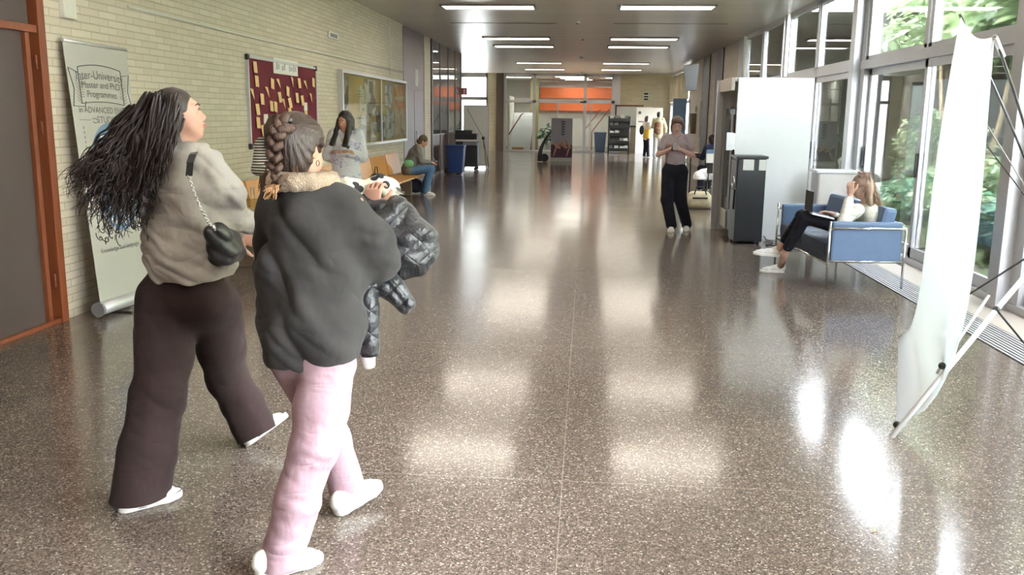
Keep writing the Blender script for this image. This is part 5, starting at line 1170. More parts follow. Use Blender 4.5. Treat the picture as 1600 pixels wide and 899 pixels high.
for i in range(520):
    rx, ry = rnd.uniform(205, 285), 0
    ry = 138+max(0, (245-rx))*0.9+rnd.uniform(0, 60)
    t = rnd.random()
    # end point along the lower left outline of the hair mass
    outl = [(102, 278), (112, 300), (125, 325), (140, 345), (158, 362), (178, 368), (200, 358), (222, 350), (238, 330), (248, 300)]
    k_ = t*(len(outl)-1); a_ = outl[int(k_)]; b2 = outl[min(int(k_)+1, len(outl)-1)]; fr_ = k_-int(k_)
    ex, ey = a_[0]+(b2[0]-a_[0])*fr_, a_[1]+(b2[1]-a_[1])*fr_
    rx = 215+60*t+rnd.uniform(-14, 10) if t < 1 else rx; ry = 142+rnd.uniform(0, 40)+(20 if t < .3 else 0)
    sh_ = rnd.uniform(0.68, 1.04); ex, ey = rx+(ex-rx)*sh_+rnd.gauss(0, 5), ry+(ey-ry)*sh_+rnd.gauss(0, 5)
    Y0, Y1 = 3.82+rnd.uniform(-.09, .03), 3.74+rnd.uniform(-.09, .10)
    A, B_ = aY(rx, ry, Y0), aY(ex, ey, Y1); cm = aY((rx+ex)/2-8+rnd.uniform(-10, 6), (ry+ey)/2+rnd.uniform(-4, 18), (Y0+Y1)/2-.02)
    P_ = []; ph, amp, fq = rnd.uniform(0, 6.28), rnd.uniform(.010, .024), rnd.uniform(5, 9); n_ = 22
    for j in range(n_+1):
        s_ = j/n_; c_ = A*(1-s_)**2+cm*(2*s_*(1-s_))+B_*s_*s_
        c_ = c_+V((math.cos(ph+fq*s_*3), math.sin(ph*2+fq*s_*3.3), math.sin(ph+fq*s_*3)))*amp*s_
        P_.append(c_)
    r0 = rnd.uniform(.003, .0085); (hb2 if i % 4 == 0 else hb).tube(P_, [r0*(1-s_/n_*.8)*(0.6 if s_ == 0 else 1) for s_ in range(n_+1)], 5, cap=False)
for i in range(150):
    t = rnd.random(); rx, ry = 240+42*t+rnd.uniform(-6, 6), 145+rnd.uniform(0, 55); ex, ey = 205+52*t+rnd.uniform(-8, 8), 262+rnd.uniform(0, 60)-30*t
    A, B_ = aY(rx, ry, 3.74+rnd.uniform(-.05, .03)), aY(ex, ey, 3.64+rnd.uniform(-.03, .06)); cm = aY((rx+ex)/2+rnd.uniform(-6, 8), (ry+ey)/2, 3.64+rnd.uniform(-.03, .03)); ph = rnd.uniform(0, 6); am = rnd.uniform(.006, .014)
    (hb2 if i % 4 == 0 else hb).tube([A*(1-s_)**2+cm*(2*s_*(1-s_))+B_*s_*s_+V((math.cos(ph+s_*19), math.sin(ph+s_*17), 0))*am*s_ for s_ in [j/18 for j in range(19)]], [.006*(1-j/22) for j in range(19)], 5, cap=False)
for (a, b2) in [((215, 215), (94, 276)), ((205, 235), (96, 300)), ((210, 225), (104, 288)), ((190, 250), (112, 330)), ((200, 225), (100, 284)), ((205, 240), (110, 296))]:
    for kk in range(4):
        A, B_ = aY(a[0], a[1], 3.76), aY(b2[0]+rnd.gauss(0, 4), b2[1]+rnd.gauss(0, 3), 3.75); cm = (A+B_)/2+V((0, 0, -.05+rnd.gauss(0, .012)))
        hb.tube([A*(1-s_)**2+cm*(2*s_*(1-s_))+B_*s_*s_+V((0, 0, .004*math.sin(s_*14+kk))) for s_ in [j/12 for j in range(13)]], [.004*(1-j/13) for j in range(13)], 4, cap=False)
for i in range(16):   # curls at the ends
    c_ = aY(rnd.uniform(150, 235), rnd.uniform(335, 372), 3.73); R0 = rnd.uniform(.012, .024); P_ = [c_+V((math.cos(a*.6+i)*R0*(1-a/14), 0.01*a/10, -a*.003+math.sin(a*.6+i)*R0)) for a in range(11)]
    hb.tube(P_, .0022, 4, cap=False)
hb.build('hair_strands', M['hair_dark'], q1); hb2.build('hair_highlights', hairmat('hair_reddish', srgb(28, 18, 16), srgb(58, 37, 32)), q1)
# shoulder bag
q = empty('shoulder_bag', aY(350, 385, 3.86), 'small black leather shoulder bag on a chain strap at the hip of the grey hoodie', 'bag')
M['leather'] = mat('black_leather', srgb(34, 35, 38), 0.38, var=0.15, nscale=20, bump=0.2, bscale=120)
g = SDF(*bounds([aY(325, 350, 3.6), aY(380, 415, 4.1)], 0.12), 0.006)
g.seg(aY(336, 362, 3.64), aY(350, 398, 3.68), (.048, .035), (.062, .045), .03, side=V((1, 0.8, 0))); g.seg(aY(350, 394, 3.68), aY(366, 394, 3.82), (.060, .05), (.055, .045), .03); g.seg(aY(340, 366, 3.66), aY(364, 374, 3.84), .050, .045, .03)
g.disp(foldfn(.008, 50, (0.6, .2, .8), 12, .02)); addmesh('bag_body', g.mesh('bag', 2), M['leather'], q)
def follow(pts, w_, th, m, name, par):
    b = MB()
    for a, c_ in zip(pts[:-1], pts[1:]): b.tube([a, c_], w_, 8)
    return b.build(name, m, par)
st = MB(); P_ = [aY(307, 236, 3.80), aY(301, 244, 3.66), aY(297, 256, 3.63), aY(295, 275, 3.635)]
for a, c_ in zip(P_[:-1], P_[1:]):
    s_ = V((1, 0.1, 0))*.014; st.quad(a-s_, a+s_, c_+s_, c_-s_)
so = st.build('strap', M['leather'], q); md = so.modifiers.new('s', 'SOLIDIFY'); md.thickness = .006
cb = MB(); CP = [aY(295, 276, 3.635), aY(303, 300, 3.625), (aY(313, 325, 3.60)), aY(325, 346, 3.60), aY(333, 356, 3.61)]
n_ = 26
for i in range(n_):
    t = i/n_*(len(CP)-1); a = CP[int(t)]; c_ = CP[int(t)+1]; p_ = a.lerp(c_, t-int(t)); d_ = (c_-a).normalized(); sd = d_.cross(V((0, 1, 0))) if i % 2 else V((0, 1, 0)); sd.normalize()
    cb.tube([p_+d_*.009*math.cos(k_*PI/4)+sd*.0055*math.sin(k_*PI/4) for k_ in range(9)], .0022, 5, cap=False)
cb.build('chain', M['chrome'], q)
MB().tube([aY(333, 352, 3.60), aY(336, 361, 3.60)], .007).tube([aY(360, 376, 3.78), aY(365, 379, 3.80)], .007).build('buckle', M['chrome'], q)
# ================= woman 2: charcoal sweatshirt, pink jeans ======================
f2 = V((0.30, 0.95, 0)).normalized(); r2 = f2.cross(V((0, 0, 1))); hf2 = V((0.36, 0.93, -0.05)).normalized()
J = {}
J['head'] = aY(466, 232, 3.20); J['neck'] = aY(474, 285, 3.18); J['chest'] = aY(485, 350, 3.18); J['waist'] = aY(490, 460, 3.2); J['pelvis'] = aY(492, 545, 3.2)
J['shL'] = aY(428, 322, 3.22); J['shR'] = aY(552, 322, 3.16); J['elL'] = aY(430, 420, 3.42); J['wrL'] = aY(500, 405, 3.55)
J['elR'] = aY(592, 408, 3.30); J['wrR'] = aY(582, 330, 3.52)
J['hpL'] = aY(458, 560, 3.22); J['hpR'] = aY(515, 565, 3.16); J['knL'] = aY(512, 665, 3.46); J['knR'] = aY(490, 690, 3.06)
J['anL'] = aY(548, 775, 3.52); J['anR'] = aY(438, 868, 2.96)
J['hdR'] = (V((0.03, 0.1, 1)), V((-0.3, -1, 0)), 0.9, 1); J['hdL'] = (V((1, .3, 0)), V((0, -.3, 1)), .6, 1)
char = fabric('charcoal_sweatshirt', srgb(50, 48, 48), fold=0.6, fscale=5)
pink = fabric('pink_jeans', srgb(158, 130, 140), fold=0.5, fscale=8)
spec = dict(skin='skin', head=1.0, w=1.0, handL=.17, face=True, sm=2,
  top=dict(name='sweatshirt', mat=char,
    torso=[(aY(487, 545, 3.2), aY(485, 500, 3.2), (.190, .15), (.205, .16)), (aY(485, 500, 3.2), aY(482, 420, 3.2), (.205, .16), (.198, .155)), (aY(482, 420, 3.2), aY(482, 345, 3.18), (.195, .15), (.178, .135)), (aY(482, 345, 3.18), aY(482, 312, 3.18), (.172, .125), (.115, .095)), (aY(482, 312, 3.18), aY(480, 296, 3.18), (.10, .09), (.08, .08))],
    hemcut=(aY(487, 556, 3.2), V((0.06, 0.25, -1)).normalized()),
    sleeves=[(aY(436, 330, 3.22), J['elL'], .085, .085), (J['elL'], J['wrL'], .08, .055), (aY(540, 335, 3.18), aY(572, 375, 3.24), .10, .105), (aY(572, 375, 3.24), aY(590, 410, 3.30), .10, .085), (aY(578, 400, 3.28), aY(560, 440, 3.22), .07, .045), (aY(590, 405, 3.32), aY(583, 352, 3.5), .07, .045)],
    necks=[(J['neck']+V((0, .02, .05)), (.075, .075, .05))],
    folds=[foldfn(0.022, 17, (0.55, 0.1, 0.5), 13, 0.04), foldfn(0.005, 50, (0.2, 0, 0.8), 15, .02)]),
  bottom=dict(name='jeans', mat=pink,
    segs=[(aY(490, 525, 3.2), aY(492, 555, 3.2), (.15, .115), (.158, .125)), (aY(514, 570, 3.17), aY(502, 640, 3.10), (.098, .11), (.096, .10)), (aY(502, 640, 3.10), aY(490, 700, 3.05), (.096, .10), (.088, .092)), (aY(490, 700, 3.05), aY(464, 785, 3.0), (.086, .09), (.080, .086)), (aY(464, 785, 3.0), aY(436, 890, 2.96), (.080, .086), (.078, .085)),
          (aY(462, 562, 3.22), aY(500, 640, 3.42), (.092, .10), (.082, .09)), (aY(500, 640, 3.42), aY(520, 690, 3.48), (.08, .088), (.074, .08)), (aY(520, 690, 3.48), aY(548, 785, 3.53), (.072, .08), (.072, .080))],
    folds=[foldfn(0.006, 45, (0.35, 0.1, 0.85), 17, 0.03)]))
q2, p2, top2 = mkperson('woman with a braid, charcoal sweatshirt and pale pink jeans carrying black coats', J, f2, hf2, V((0, 0.0, 1)), spec, h=0.0065, root=(-1.0, 3.2, 0), small=False)
tr2 = [o for o in kids(q2) if o.name.startswith('jeans')][0]
hemtrim(tr2, [(aY(436, 882, 2.96), V((-.05, 0, -1)), lambda c: c.y < 3.22 and c.z < 0.2), (aY(548, 776, 3.53), V((0.15, -0.1, -1)).normalized(), lambda c: c.y > 3.3 and c.z < 0.25)])
hl = aZ(404, 897, 0.0)+V((0.0, -0.04, 0)); tl = hl+V((0.20, 0.18, 0)).normalized()*.26
so = shoe(q2, hl, tl, h=.072, wd=.046); laces(so, hl, tl)
hl = aZ(524, 808, 0.0); tl = hl+V((0.13, 0.20, 0.05)).normalized()*.26
so = shoe(q2, hl, tl, up=V((-.1, -.15, 1)), h=.072, wd=.046)
MB().tube([aY(438, 880, 2.96), aY(440, 892, 2.97)], .045, 16).build('sock', M['paper'], q2, True)
# fluffy collar
g = SDF(*bounds([J['neck']], 0.2), 0.006)
for i in range(12):
    a = 2*PI*i/12; a2 = 2*PI*(i+1)/12
    c0 = J['neck']+V((math.cos(a)*.098, math.sin(a)*.088, .006)); c1_ = J['neck']+V((math.cos(a2)*.098, math.sin(a2)*.088, .006)); g.seg(c0, c1_, .032, .032, .02)
g.disp(lambda X, Y, Z: .004*np.sin(X*190)*np.sin(Y*170)*np.sin(Z*180)); 
addmesh('fleece_collar', g.mesh('c', 1), mat('fleece', srgb(176, 158, 138), 0.95, var=0.2, nscale=60, bump=0.9, bscale=160), q2)
# hair, pulled back
r_, f_, u_ = basis(hf2); ax = [np.array(r_), np.array(f_), np.array(u_)]
g = SDF(*bounds([J['head']], 0.22), 0.006)
g.ell(J['head']+u_*.030-f_*.018, (.100, .110, .100), ax, 0); g.ell(J['head']-f_*.05-u_*.045, (.080, .055, .075), ax, .04); g.ell(J['head']+f_*.11-u_*.045, (.12, .085, .125), ax, .01, 'cut')
g.ell(J['head']+f_*.012-u_*.025+r_*.098, (.038, .036, .045), ax, .01, 'cut')
tie = aY(452, 188, 3.10)
def radial(X, Y, Z):
    dx, dz = X-tie.x, Z-tie.z; a = np.arctan2(dz, dx); return .0022*np.sin(a*34)
g.disp(radial); addmesh('hair', g.mesh('hair', 1), hairmat('hair_slick', srgb(24, 16, 13), srgb(56, 38, 29), (60, 60, 12)), q2)
# braid: bulging plaits curling over and hanging
BP = [aY(452, 191, 3.09), aY(441, 195, 3.07), aY(432, 209, 3.06), aY(428, 232, 3.05), aY(429, 255, 3.05), aY(434, 275, 3.035), aY(434, 292, 3.05), aY(424, 305, 3.06)]
def along(P_, t): 
    t = t*(len(P_)-1); i = min(int(t), len(P_)-2); return P_[i].lerp(P_[i+1], t-i)
br = MB(); n_ = 9
for i in range(n_):
    for s_ in (-1, 1):
        c_ = along(BP, min(1, (i+.25*(s_ > 0))/(n_-.6))); sz = .0255*(1-.055*i)
        d_ = (along(BP, min(1, (i+1)/n_))-along(BP, i/n_)).normalized(); sd = d_.cross(V((0, 1, 0))).normalized()
        a = c_+sd*s_*sz*.95; e_ = c_+d_*sz*1.15-sd*s_*sz*.25
        t_ = [a-d_*sz*.7, a, (a+e_)/2+V((0, -.012, 0)), e_]; br.tube(t_, [sz*.35, sz*.68, sz*.66, sz*.30], 10)
br.build('braid', hairmat('braid_hair', srgb(32, 20, 15), srgb(78, 50, 34), (70, 70, 70)), q2)
tf = MB(); rnd = random.Random(6)
for i in range(60):
    A = aY(432+rnd.uniform(-4, 4), 288, 3.05); B_ = aY(rnd.uniform(411, 432), rnd.uniform(298, 313), 3.03+rnd.uniform(-.02, .02)); c_ = (A+B_)/2+V((rnd.gauss(0, .006), -.01, rnd.gauss(0, .004)))
    tf.tube([A, c_, B_], [.005, .005, .001], 4, cap=False)
tf.build('braid_end', M['hair_gold'], q2)
MB().ball(tie, .013).build('hair_tie', M['black'], q2)
er = MB().tube([p2(.092+.0*math.sin(0), -.006+.009*math.cos(a/10*2*PI), -.050+.010*math.sin(a/10*2*PI)) for a in range(11)], .0014, 5).build('earring', M['dark'], q2)
fw = MB(); rnd = random.Random(16)
for i in range(70):
    a = rnd.uniform(0, PI); A = J['head']-f_*(.09)+r_*math.cos(a)*.07-u_*(.06+.05*rnd.random()); fw.tube([A, A-u_*.03+r_*rnd.gauss(0, .01)-f_*.01, A-u_*.055+r_*rnd.gauss(0, .014)], [.002, .0015, .0006], 4, cap=False)
fw.build('loose_hair', M['hair_brown'], q2)
# coats over her right arm
def quilt(name, col):
    k = NT(name); v = k.coord(); s = k.n('ShaderNodeSeparateXYZ'); k.l(v, s.inputs[0])
    a = k.val('PINGPONG', k.val('ADD', k.val('ADD', s.outputs[0], s.outputs[2]), 10), .045); b = k.val('PINGPONG', k.val('ADD', k.val('SUBTRACT', s.outputs[0], s.outputs[2]), 10), .045)
    mn = k.val('MINIMUM', a, b); h_ = k.val('POWER', k.val('DIVIDE', mn, .045), 0.4); n = k.noise(v, 25, 4)
    k.b.inputs['Base Color'].default_value = col; k.b.inputs['Roughness'].default_value = 0.42; k.b.inputs['Sheen Weight'].default_value = .15
    k.bump(k.val('ADD', h_, k.val('MULTIPLY', n, 1.6)), 0.5, 0.02); return k.m
M['quilt'] = quilt('black_quilted_nylon', srgb(30, 31, 36)); M['rib'] = mat('black_ribbing', srgb(20, 20, 22), 0.9)
q = empty('quilted_jacket', aY(630, 370, 3.5), 'black quilted bomber jacket draped over the arm of the charcoal sweatshirt', 'jacket')
g = SDF(*bounds([aY(550, 310, 3.4), aY(690, 440, 3.6), aY(560, 320, 3.6)], 0.14), 0.007)
for (a, b2, ra, rb) in [((563, 322, 3.54), (610, 345, 3.52), .055, .085), ((610, 345, 3.52), (640, 380, 3.48), .095, .100), ((640, 380, 3.48), (652, 400, 3.46), .098, .075), ((600, 360, 3.46), (630, 395, 3.44), .06, .07)]: g.seg(aY(*a), aY(*b2), ra, rb, .04)
g.disp(foldfn(.024, 28, (.5, .2, -.7), 22, .04)); g.disp(lambda X, Y, Z: .0035*np.abs(np.sin((X+Z)*38))*np.abs(np.sin((X-Z)*38))*-1); jb = addmesh('jacket_body', g.mesh('j', 1), M['quilt'], q)
g = SDF(*bounds([aY(625, 430, 3.42), aY(680, 395, 3.46)], 0.08), 0.006); g.seg(aY(630, 424, 3.43), aY(655, 418, 3.44), (.05, .035), (.045, .03), .02); g.seg(aY(655, 418, 3.44), aY(672, 404, 3.45), (.045, .03), (.03, .022), .02)
g.disp(lambda X, Y, Z: .0018*np.sin(X*420)); addmesh('ribbed_hem', g.mesh('r', 1), M['rib'], q)
q = empty('puffer_coat', aY(590, 480, 3.35), 'dark quilted coat with hanging sleeve beneath the bomber jacket', 'coat')
g = SDF(*bounds([aY(560, 430, 3.3), aY(640, 560, 3.5)], 0.14), 0.007)
for (a, b2, ra, rb) in [((585, 425, 3.40), (608, 448, 3.38), .055, .060), ((608, 448, 3.38), (634, 476, 3.36), .056, .036), ((570, 430, 3.34), (574, 480, 3.32), .052, .052), ((574, 480, 3.32), (578, 545, 3.31), .050, .036), ((548, 470, 3.34), (552, 540, 3.33), .05, .04)]: g.seg(aY(*a), aY(*b2), ra, rb, .03)
g.disp(foldfn(.014, 40, (.4, .1, .8), 24, .03)); addmesh('coat_body', g.mesh('j', 1), mat('coat_nylon', srgb(38, 40, 46), 0.45, var=.1, bump=.3, bscale=40) if False else M['quilt'], q)
MB().tube([aY(577, 540, 3.31), aY(578, 556, 3.31)], [.036, .033], 16).build('cuff', M['rib'], q, True); MB().tube([aY(634, 476, 3.36), aY(640, 482, 3.355)], [.034, .028], 16).build('cuff', M['rib'], q, True)
g = SDF(*bounds([aY(574, 565, 3.32)], 0.1), .005); g.seg(aY(574, 555, 3.32), aY(577, 572, 3.32), (.032, .02), (.024, .014), .02)
o = addmesh('white_cloth', g.mesh('w', 1), M['paper'], q); o['label'] = 'white cloth end showing under the cuff'
# spotted fleece held in the hand
k = NT('spotted_fleece'); v = k.coord(); vo = k.n('ShaderNodeTexVoronoi'); vo.inputs['Scale'].default_value = 17; k.l(v, vo.inputs['Vector'])
k.l(k.mix(k.val('LESS_THAN', vo.outputs['Distance'], 0.33), srgb(222, 222, 208), srgb(34, 36, 40)), k.b.inputs['Base Color']); k.b.inputs['Roughness'].default_value = .9; k.bump(k.noise(v, 160, 3), .6, .006); M['spotted'] = k.m
q = empty('spotted_scarf', aY(580, 300, 3.6), 'rolled white fleece with black spots held above the black coats', 'scarf')
g = SDF(*bounds([aY(530, 285, 3.5), aY(625, 300, 3.7)], 0.1), .006)
for (a, b2, ra, rb) in [((540, 290, 3.58), (565, 300, 3.6), .040, .050), ((565, 300, 3.6), (596, 300, 3.62), .052, .060), ((596, 300, 3.62), (610, 296, 3.64), .056, .040), ((575, 292, 3.6), (594, 278, 3.62), .018, .016), ((550, 300, 3.55), (556, 318, 3.52), .035, .03)]: g.seg(aY(*a), aY(*b2), ra, rb, .025)
g.disp(foldfn(.008, 60, (.8, .1, .3), 31, .02)); addmesh('fleece_roll', g.mesh('s', 1), M['spotted'], q)
k = glassm('clear_plastic', (.9, .93, .94, 1), 2.0, .15); rnd = random.Random(2); b = MB()
pts = [aY(604+rnd.uniform(0, 28), 296+rnd.uniform(-8, 9), 3.62+rnd.uniform(-.03, .03)) for _ in range(22)]
for i in range(24): a, c_, e_ = rnd.sample(pts, 3); b.poly([a, c_, e_])
b.build('plastic_wrap', k, q)
# ================= everybody further back =====================================
def fig(base, f, H, pose='stand', lean=0.0, seat=0.5, spread=.09, bend=None):
    f = V(f).normalized(); r_ = f.cross(V((0, 0, 1))); b = V(base); J = {}
    P = lambda x, y, z: b+r_*x+f*y+V((0, 0, z))
    k = H/1.65
    if pose == 'stand':
        pz = .93*k; J['pelvis'] = P(0, 0, pz)
        J['hpL'] = P(-.085*k, 0, .88*k); J['hpR'] = P(.085*k, 0, .88*k); J['knL'] = P(-spread, .02, .47*k); J['knR'] = P(spread, .05, .47*k); J['anL'] = P(-spread-.01, -.01, .09*k); J['anR'] = P(spread+.01, .08, .09*k)
    else:
        pz = seat+.10; J['pelvis'] = P(0, 0, pz)
        J['hpL'] = P(-.09, .04, seat+.07); J['hpR'] = P(.09, .04, seat+.07); J['knL'] = P(-.11, .42*k, seat+.06); J['knR'] = P(.11, .44*k, seat+.06); J['anL'] = P(-.11, .40, .09); J['anR'] = P(.12, .46, .09)
    up = V((0, 0, 1))*math.cos(lean)+f*math.sin(lean)
    pv = J['pelvis']; J['waist'] = pv+up*.16*k; J['chest'] = pv+up*.36*k; J['neck'] = pv+up*.535*k
    sh = pv+up*.47*k
    J['shL'] = sh-r_*.155*k; J['shR'] = sh+r_*.155*k; J['head'] = J['neck']+V((0, 0, .11*k))+f*(.02+.10*math.sin(lean))
    return J, r_, f, up, k
def setarm(J, s_, r_, f, k, el, wr, hd=None):
    x = -1 if s_ == 'L' else 1; S_ = J['sh'+s_]
    J['el'+s_] = S_+r_*x*el[0]*k+f*el[1]*k+V((0, 0, el[2]*k)); J['wr'+s_] = J['el'+s_]-r_*x*wr[0]*k+f*wr[1]*k+V((0, 0, wr[2]*k))
    d = (J['wr'+s_]-J['el'+s_]).normalized(); J['hd'+s_] = (hd[0], hd[1], hd[2], hd[3]) if hd else (d, V((0, 0, 1))+f*.3, .6, -1 if s_ == 'L' else 1)
def torso(J, r_, W, loose=1.0, hem=-.10, neckr=.06):
    pv, up = J['pelvis'], (J['chest']-J['pelvis']).normalized()
    return [(pv+up*hem, J['waist'], (.165*W*loose, .125*W*loose), (.145*W*loose, .110*W*loose)), (J['waist'], J['chest'], (.145*W*loose, .11*W*loose), (.155*W*loose, .115*W*loose)), (J['chest'], J['neck']-up*.075, (.150*W*loose, .11*W*loose), (.115*W, .08*W)), (J['neck']-up*.08, J['neck']-up*.03, (.10, .075), (neckr, neckr))]
def legs(J, a=.095, b=.075, c=.07, pelvis=(.155, .115)):
    up = (J['waist']-J['pelvis']).normalized(); s_ = [(J['pelvis']+up*.04, J['pelvis']-up*.04, (pelvis[0]*.93, pelvis[1]*.93), pelvis)]
    for q_ in 'LR': s_ += [(J['hp'+q_], J['kn'+q_], a, b), (J['kn'+q_], J['an'+q_]+V((0, 0, -.02)), b, c)]
    return s_
def sleeves(J, a=.062, b=.05, c=.040, frac=1.0):
    s_ = []
    for q_ in 'LR':
        s_.append((J['sh'+q_], J['sh'+q_].lerp(J['el'+q_], min(1, frac)), a, a+(b-a)*min(1, frac)))
        if frac > 1: s_.append((J['el'+q_], J['el'+q_].lerp(J['wr'+q_], frac-1), b, c))
    return s_
def haircap(q, J, hf, hup, m, sc_=1.0, long=0, width=.09, sdfh=.008, fringe=.0, back=.07, front=0):
    r_, f_, u_ = basis(hf, hup); ax = [np.array(r_), np.array(f_), np.array(u_)]; c = J['head']
    g = SDF(*bounds([c, c-V((0, 0, long))], .22), sdfh)
    g.ell(c+(u_*.034-f_*.016)*sc_, tuple(v*sc_ for v in (.085, .100, .093)), ax, 0)
    g.ell(c-(f_*.05+u_*.04)*sc_, tuple(v*sc_ for v in (.080, .058, .08)), ax, .03)
    dn = V((0, 0, -1))
    if long:
        g.seg(c-f_*.05, c-f_*back+dn*long, (width, .05), (width*1.05, .035), .04, side=r_)
        if front:
            for s_ in (-1, 1): g.seg(c+r_*s_*.078+f_*.01, c+r_*s_*.088+f_*.055+dn*.12, (.030, .045), (.036, .040), .02, side=r_); g.seg(c+r_*s_*.088+f_*.055+dn*.12, c+r_*s_*.095+V((f_.x, f_.y, 0))*.155+dn*front, (.036, .040), (.045, .022), .02, side=r_)
    g.ell(c+(f_*.112-u_*.042)*sc_, tuple(v*sc_ for v in (.062 if front else .10, .085, .112)), ax, .012, 'cut')
    g.disp(foldfn(.004, 80, (.8, .1, .1), 8, .02)); return addmesh('hair', g.mesh('hair', 1), m, q)
def feet(q, J, f, m='shoe_white', L=.25, z=0):
    for s_ in 'LR':
        hl = V((J['an'+s_].x, J['an'+s_].y, 0))-V(f).normalized()*.06; shoe(q, hl, hl+V(f).normalized()*L, m=m, h=.08, wd=.043)
# ---- standing woman in the grey T-shirt looking at her phone -----------------
fb = aZ(1058, 358, 0); fv = V((-.12, -1, 0))
J, r_, f_, up, k = fig((fb.x-.09, 13.42, 0), fv, 1.62, spread=.10)
J['anL'] = V((aZ(1069, 356).x, 13.5, .09)); J['anR'] = V((aZ(1046, 358).x, 13.32, .09)); J['head'] = J['head']+f_*.03
setarm(J, 'L', r_, f_, k, (.09, .02, -.27), (.20, .20, .10), (V((-1, -.2, .35))*1, V((0, -1, .2)), .9, 1)); setarm(J, 'R', r_, f_, k, (.10, .02, -.27), (.20, .20, .10), (V((1, -.2, .35)), V((0, -1, .2)), .9, -1))
tee = fabric('taupe_tshirt', srgb(158, 144, 144), fold=.4); blackj = fabric('black_jeans', srgb(30, 31, 38), fold=.4)
T_ = torso(J, r_, .90, 1.0, hem=.06)
q, p_, t_ = mkperson('woman in a taupe T-shirt and black jeans standing and looking down at her phone', J, fv, V((-.05, -.9, -.42)), V((0, -.35, 1)),
    dict(skin='skin3', w=1.06, arm=1.05, handL=.165, face=True, sm=1, top=dict(name='tshirt', mat=tee, torso=T_, sleeves=sleeves(J, .055, .062, 0, .62), sleevecuts=[], necks=[(J['neck']+f_*.07, (.065, .065, .06))], folds=[foldfn(.004, 40, (.4, 0, .8), 4)]),
         bottom=dict(name='jeans', mat=blackj, segs=[(J['waist']-V((0, 0, .08)), J['pelvis']-V((0, 0, .03)), (.148, .11), (.178, .13)), (J['hpL'], J['knL'], .108, .088), (J['knL'], J['anL']-V((0, 0, .0)), .088, .080), (J['hpR'], J['knR'], .108, .088), (J['knR'], J['anR'], .088, .080)], folds=[foldfn(.003, 50, (.2, 0, .9), 9)])), h=.008)
haircap(q, J, V((-.05, -.9, -.42)), V((0, -.35, 1)), M['hair_light'] if False else hairmat('hair_mid', srgb(54, 38, 31), srgb(98, 72, 58)), long=.0)
rsd = MB(); 
rsd.ball(J['head']+V((0, .06, .05)), .055)
for s_ in (-1, 1): rsd.tube([J['head']+r_*s_*.07+V((0, -.05, .05)), J['head']+r_*s_*.084+V((0, -.06, -.03)), J['head']+r_*s_*.08+V((0, -.07, -.10))], [.010, .014, .005], 8)
rsd.build('side_locks', bpy.data.materials['hair_mid'], q)
MB().ball(J['pelvis']+V((-.0, -.135, .09)), .012).build('button', M['chrome'], q); feet(q, J, fv)
ph = (J['wrL']+J['wrR'])/2+f_*.05+V((0, 0, .03))
o = MB().box(-.038, .038, -.004, .004, -.075, .075, .003, mtx=Matrix.Translation(ph) @ Matrix.Rotation(math.radians(-50), 4, 'X')).build('phone', M['black']); tag(o, 'phone held in both hands of the woman in the taupe T-shirt', 'phone')
wt = MB().tube([J['wrR']+V((.0, 0, 0))-r_*.0+V((math.cos(a/8*2*PI)*.0, math.cos(a/8*2*PI)*.030, math.sin(a/8*2*PI)*.030)) for a in range(9)], .006).build('watch', M['black'], q)
# ---- long black haired woman in a printed white sweatshirt -------------------
b3 = aY(539, 300, 11.3); fv = V((.05, -1, 0))
J, r_, f_, up, k = fig((aY(541, 250, 11.3).x, 11.3, 0), fv, 1.64)
setarm(J, 'L', r_, f_, k, (.07, .03, -.27), (.24, .17, .06), (V((-1, -.2, .1)), V((0, -.4, 1)), .6, 1)); setarm(J, 'R', r_, f_, k, (.07, .03, -.27), (.24, .17, .06), (V((1, -.2, .1)), V((0, -.4, 1)), .6, -1))
k = NT('printed_white_sweatshirt'); v = k.coord(); n = k.noise(v, 9, 3)
k.l(k.ramp(n, [(0.0, srgb(196, 196, 204)), (0.56, srgb(214, 216, 222)), (0.60, srgb(150, 142, 190)), (0.64, srgb(206, 208, 216))]), k.b.inputs['Base Color']); k.b.inputs['Roughness'].default_value = .9; k.bump(k.noise(v, 8, 3), .4, .02); whp = k.m
q, p_, t_ = mkperson('woman with long black hair in a printed white sweatshirt standing by the bench', J, fv, V((-.35, -.9, -.28)), V((0, -.2, 1)),
    dict(skin='skin2', w=.95, handL=.16, sm=1, top=dict(name='sweatshirt', mat=whp, torso=torso(J, r_, 1.05, 1.12, hem=-.12), sleeves=sleeves(J, .078, .07, .045, 1.85), necks=[(J['neck']+f_*.06, (.06, .06, .05))], folds=[foldfn(.007, 34, (.4, 0, .8), 5)]),
         bottom=dict(name='trousers', mat=fabric('pale_blue_denim', srgb(170, 186, 208)), segs=legs(J, .10, .085, .09))), h=.008)
haircap(q, J, V((-.35, -.9, -.28)), V((0, -.2, 1)), M['hair_black'], long=.30, width=.10, front=.30); feet(q, J, fv)
cc = J['chest']+f_*.13-V((0, 0, .02))
pr = MB().ball(cc+V((0, 0, .05)), .03, sc3=(1, .25, 1.4)); pr.build('yellow_print', M['gold'], q)
pr = MB().ball(cc+V((-.045, 0.004, -.02)), .026, sc3=(1, .3, 1)).ball(cc+V((.05, .004, -.02)), .026, sc3=(1, .3, 1)); pr.build('brown_print', M['brown_panel'], q)
o = MB().box(-.09, .09, -.01, .01, -.12, .10, .01, mtx=Matrix.Translation(aY(519, 286, 11.1))).build('lilac_folder', mat('lilac', srgb(178, 172, 196), .7)); tag(o, 'pale lilac folder held low by the woman with long black hair', 'folder')
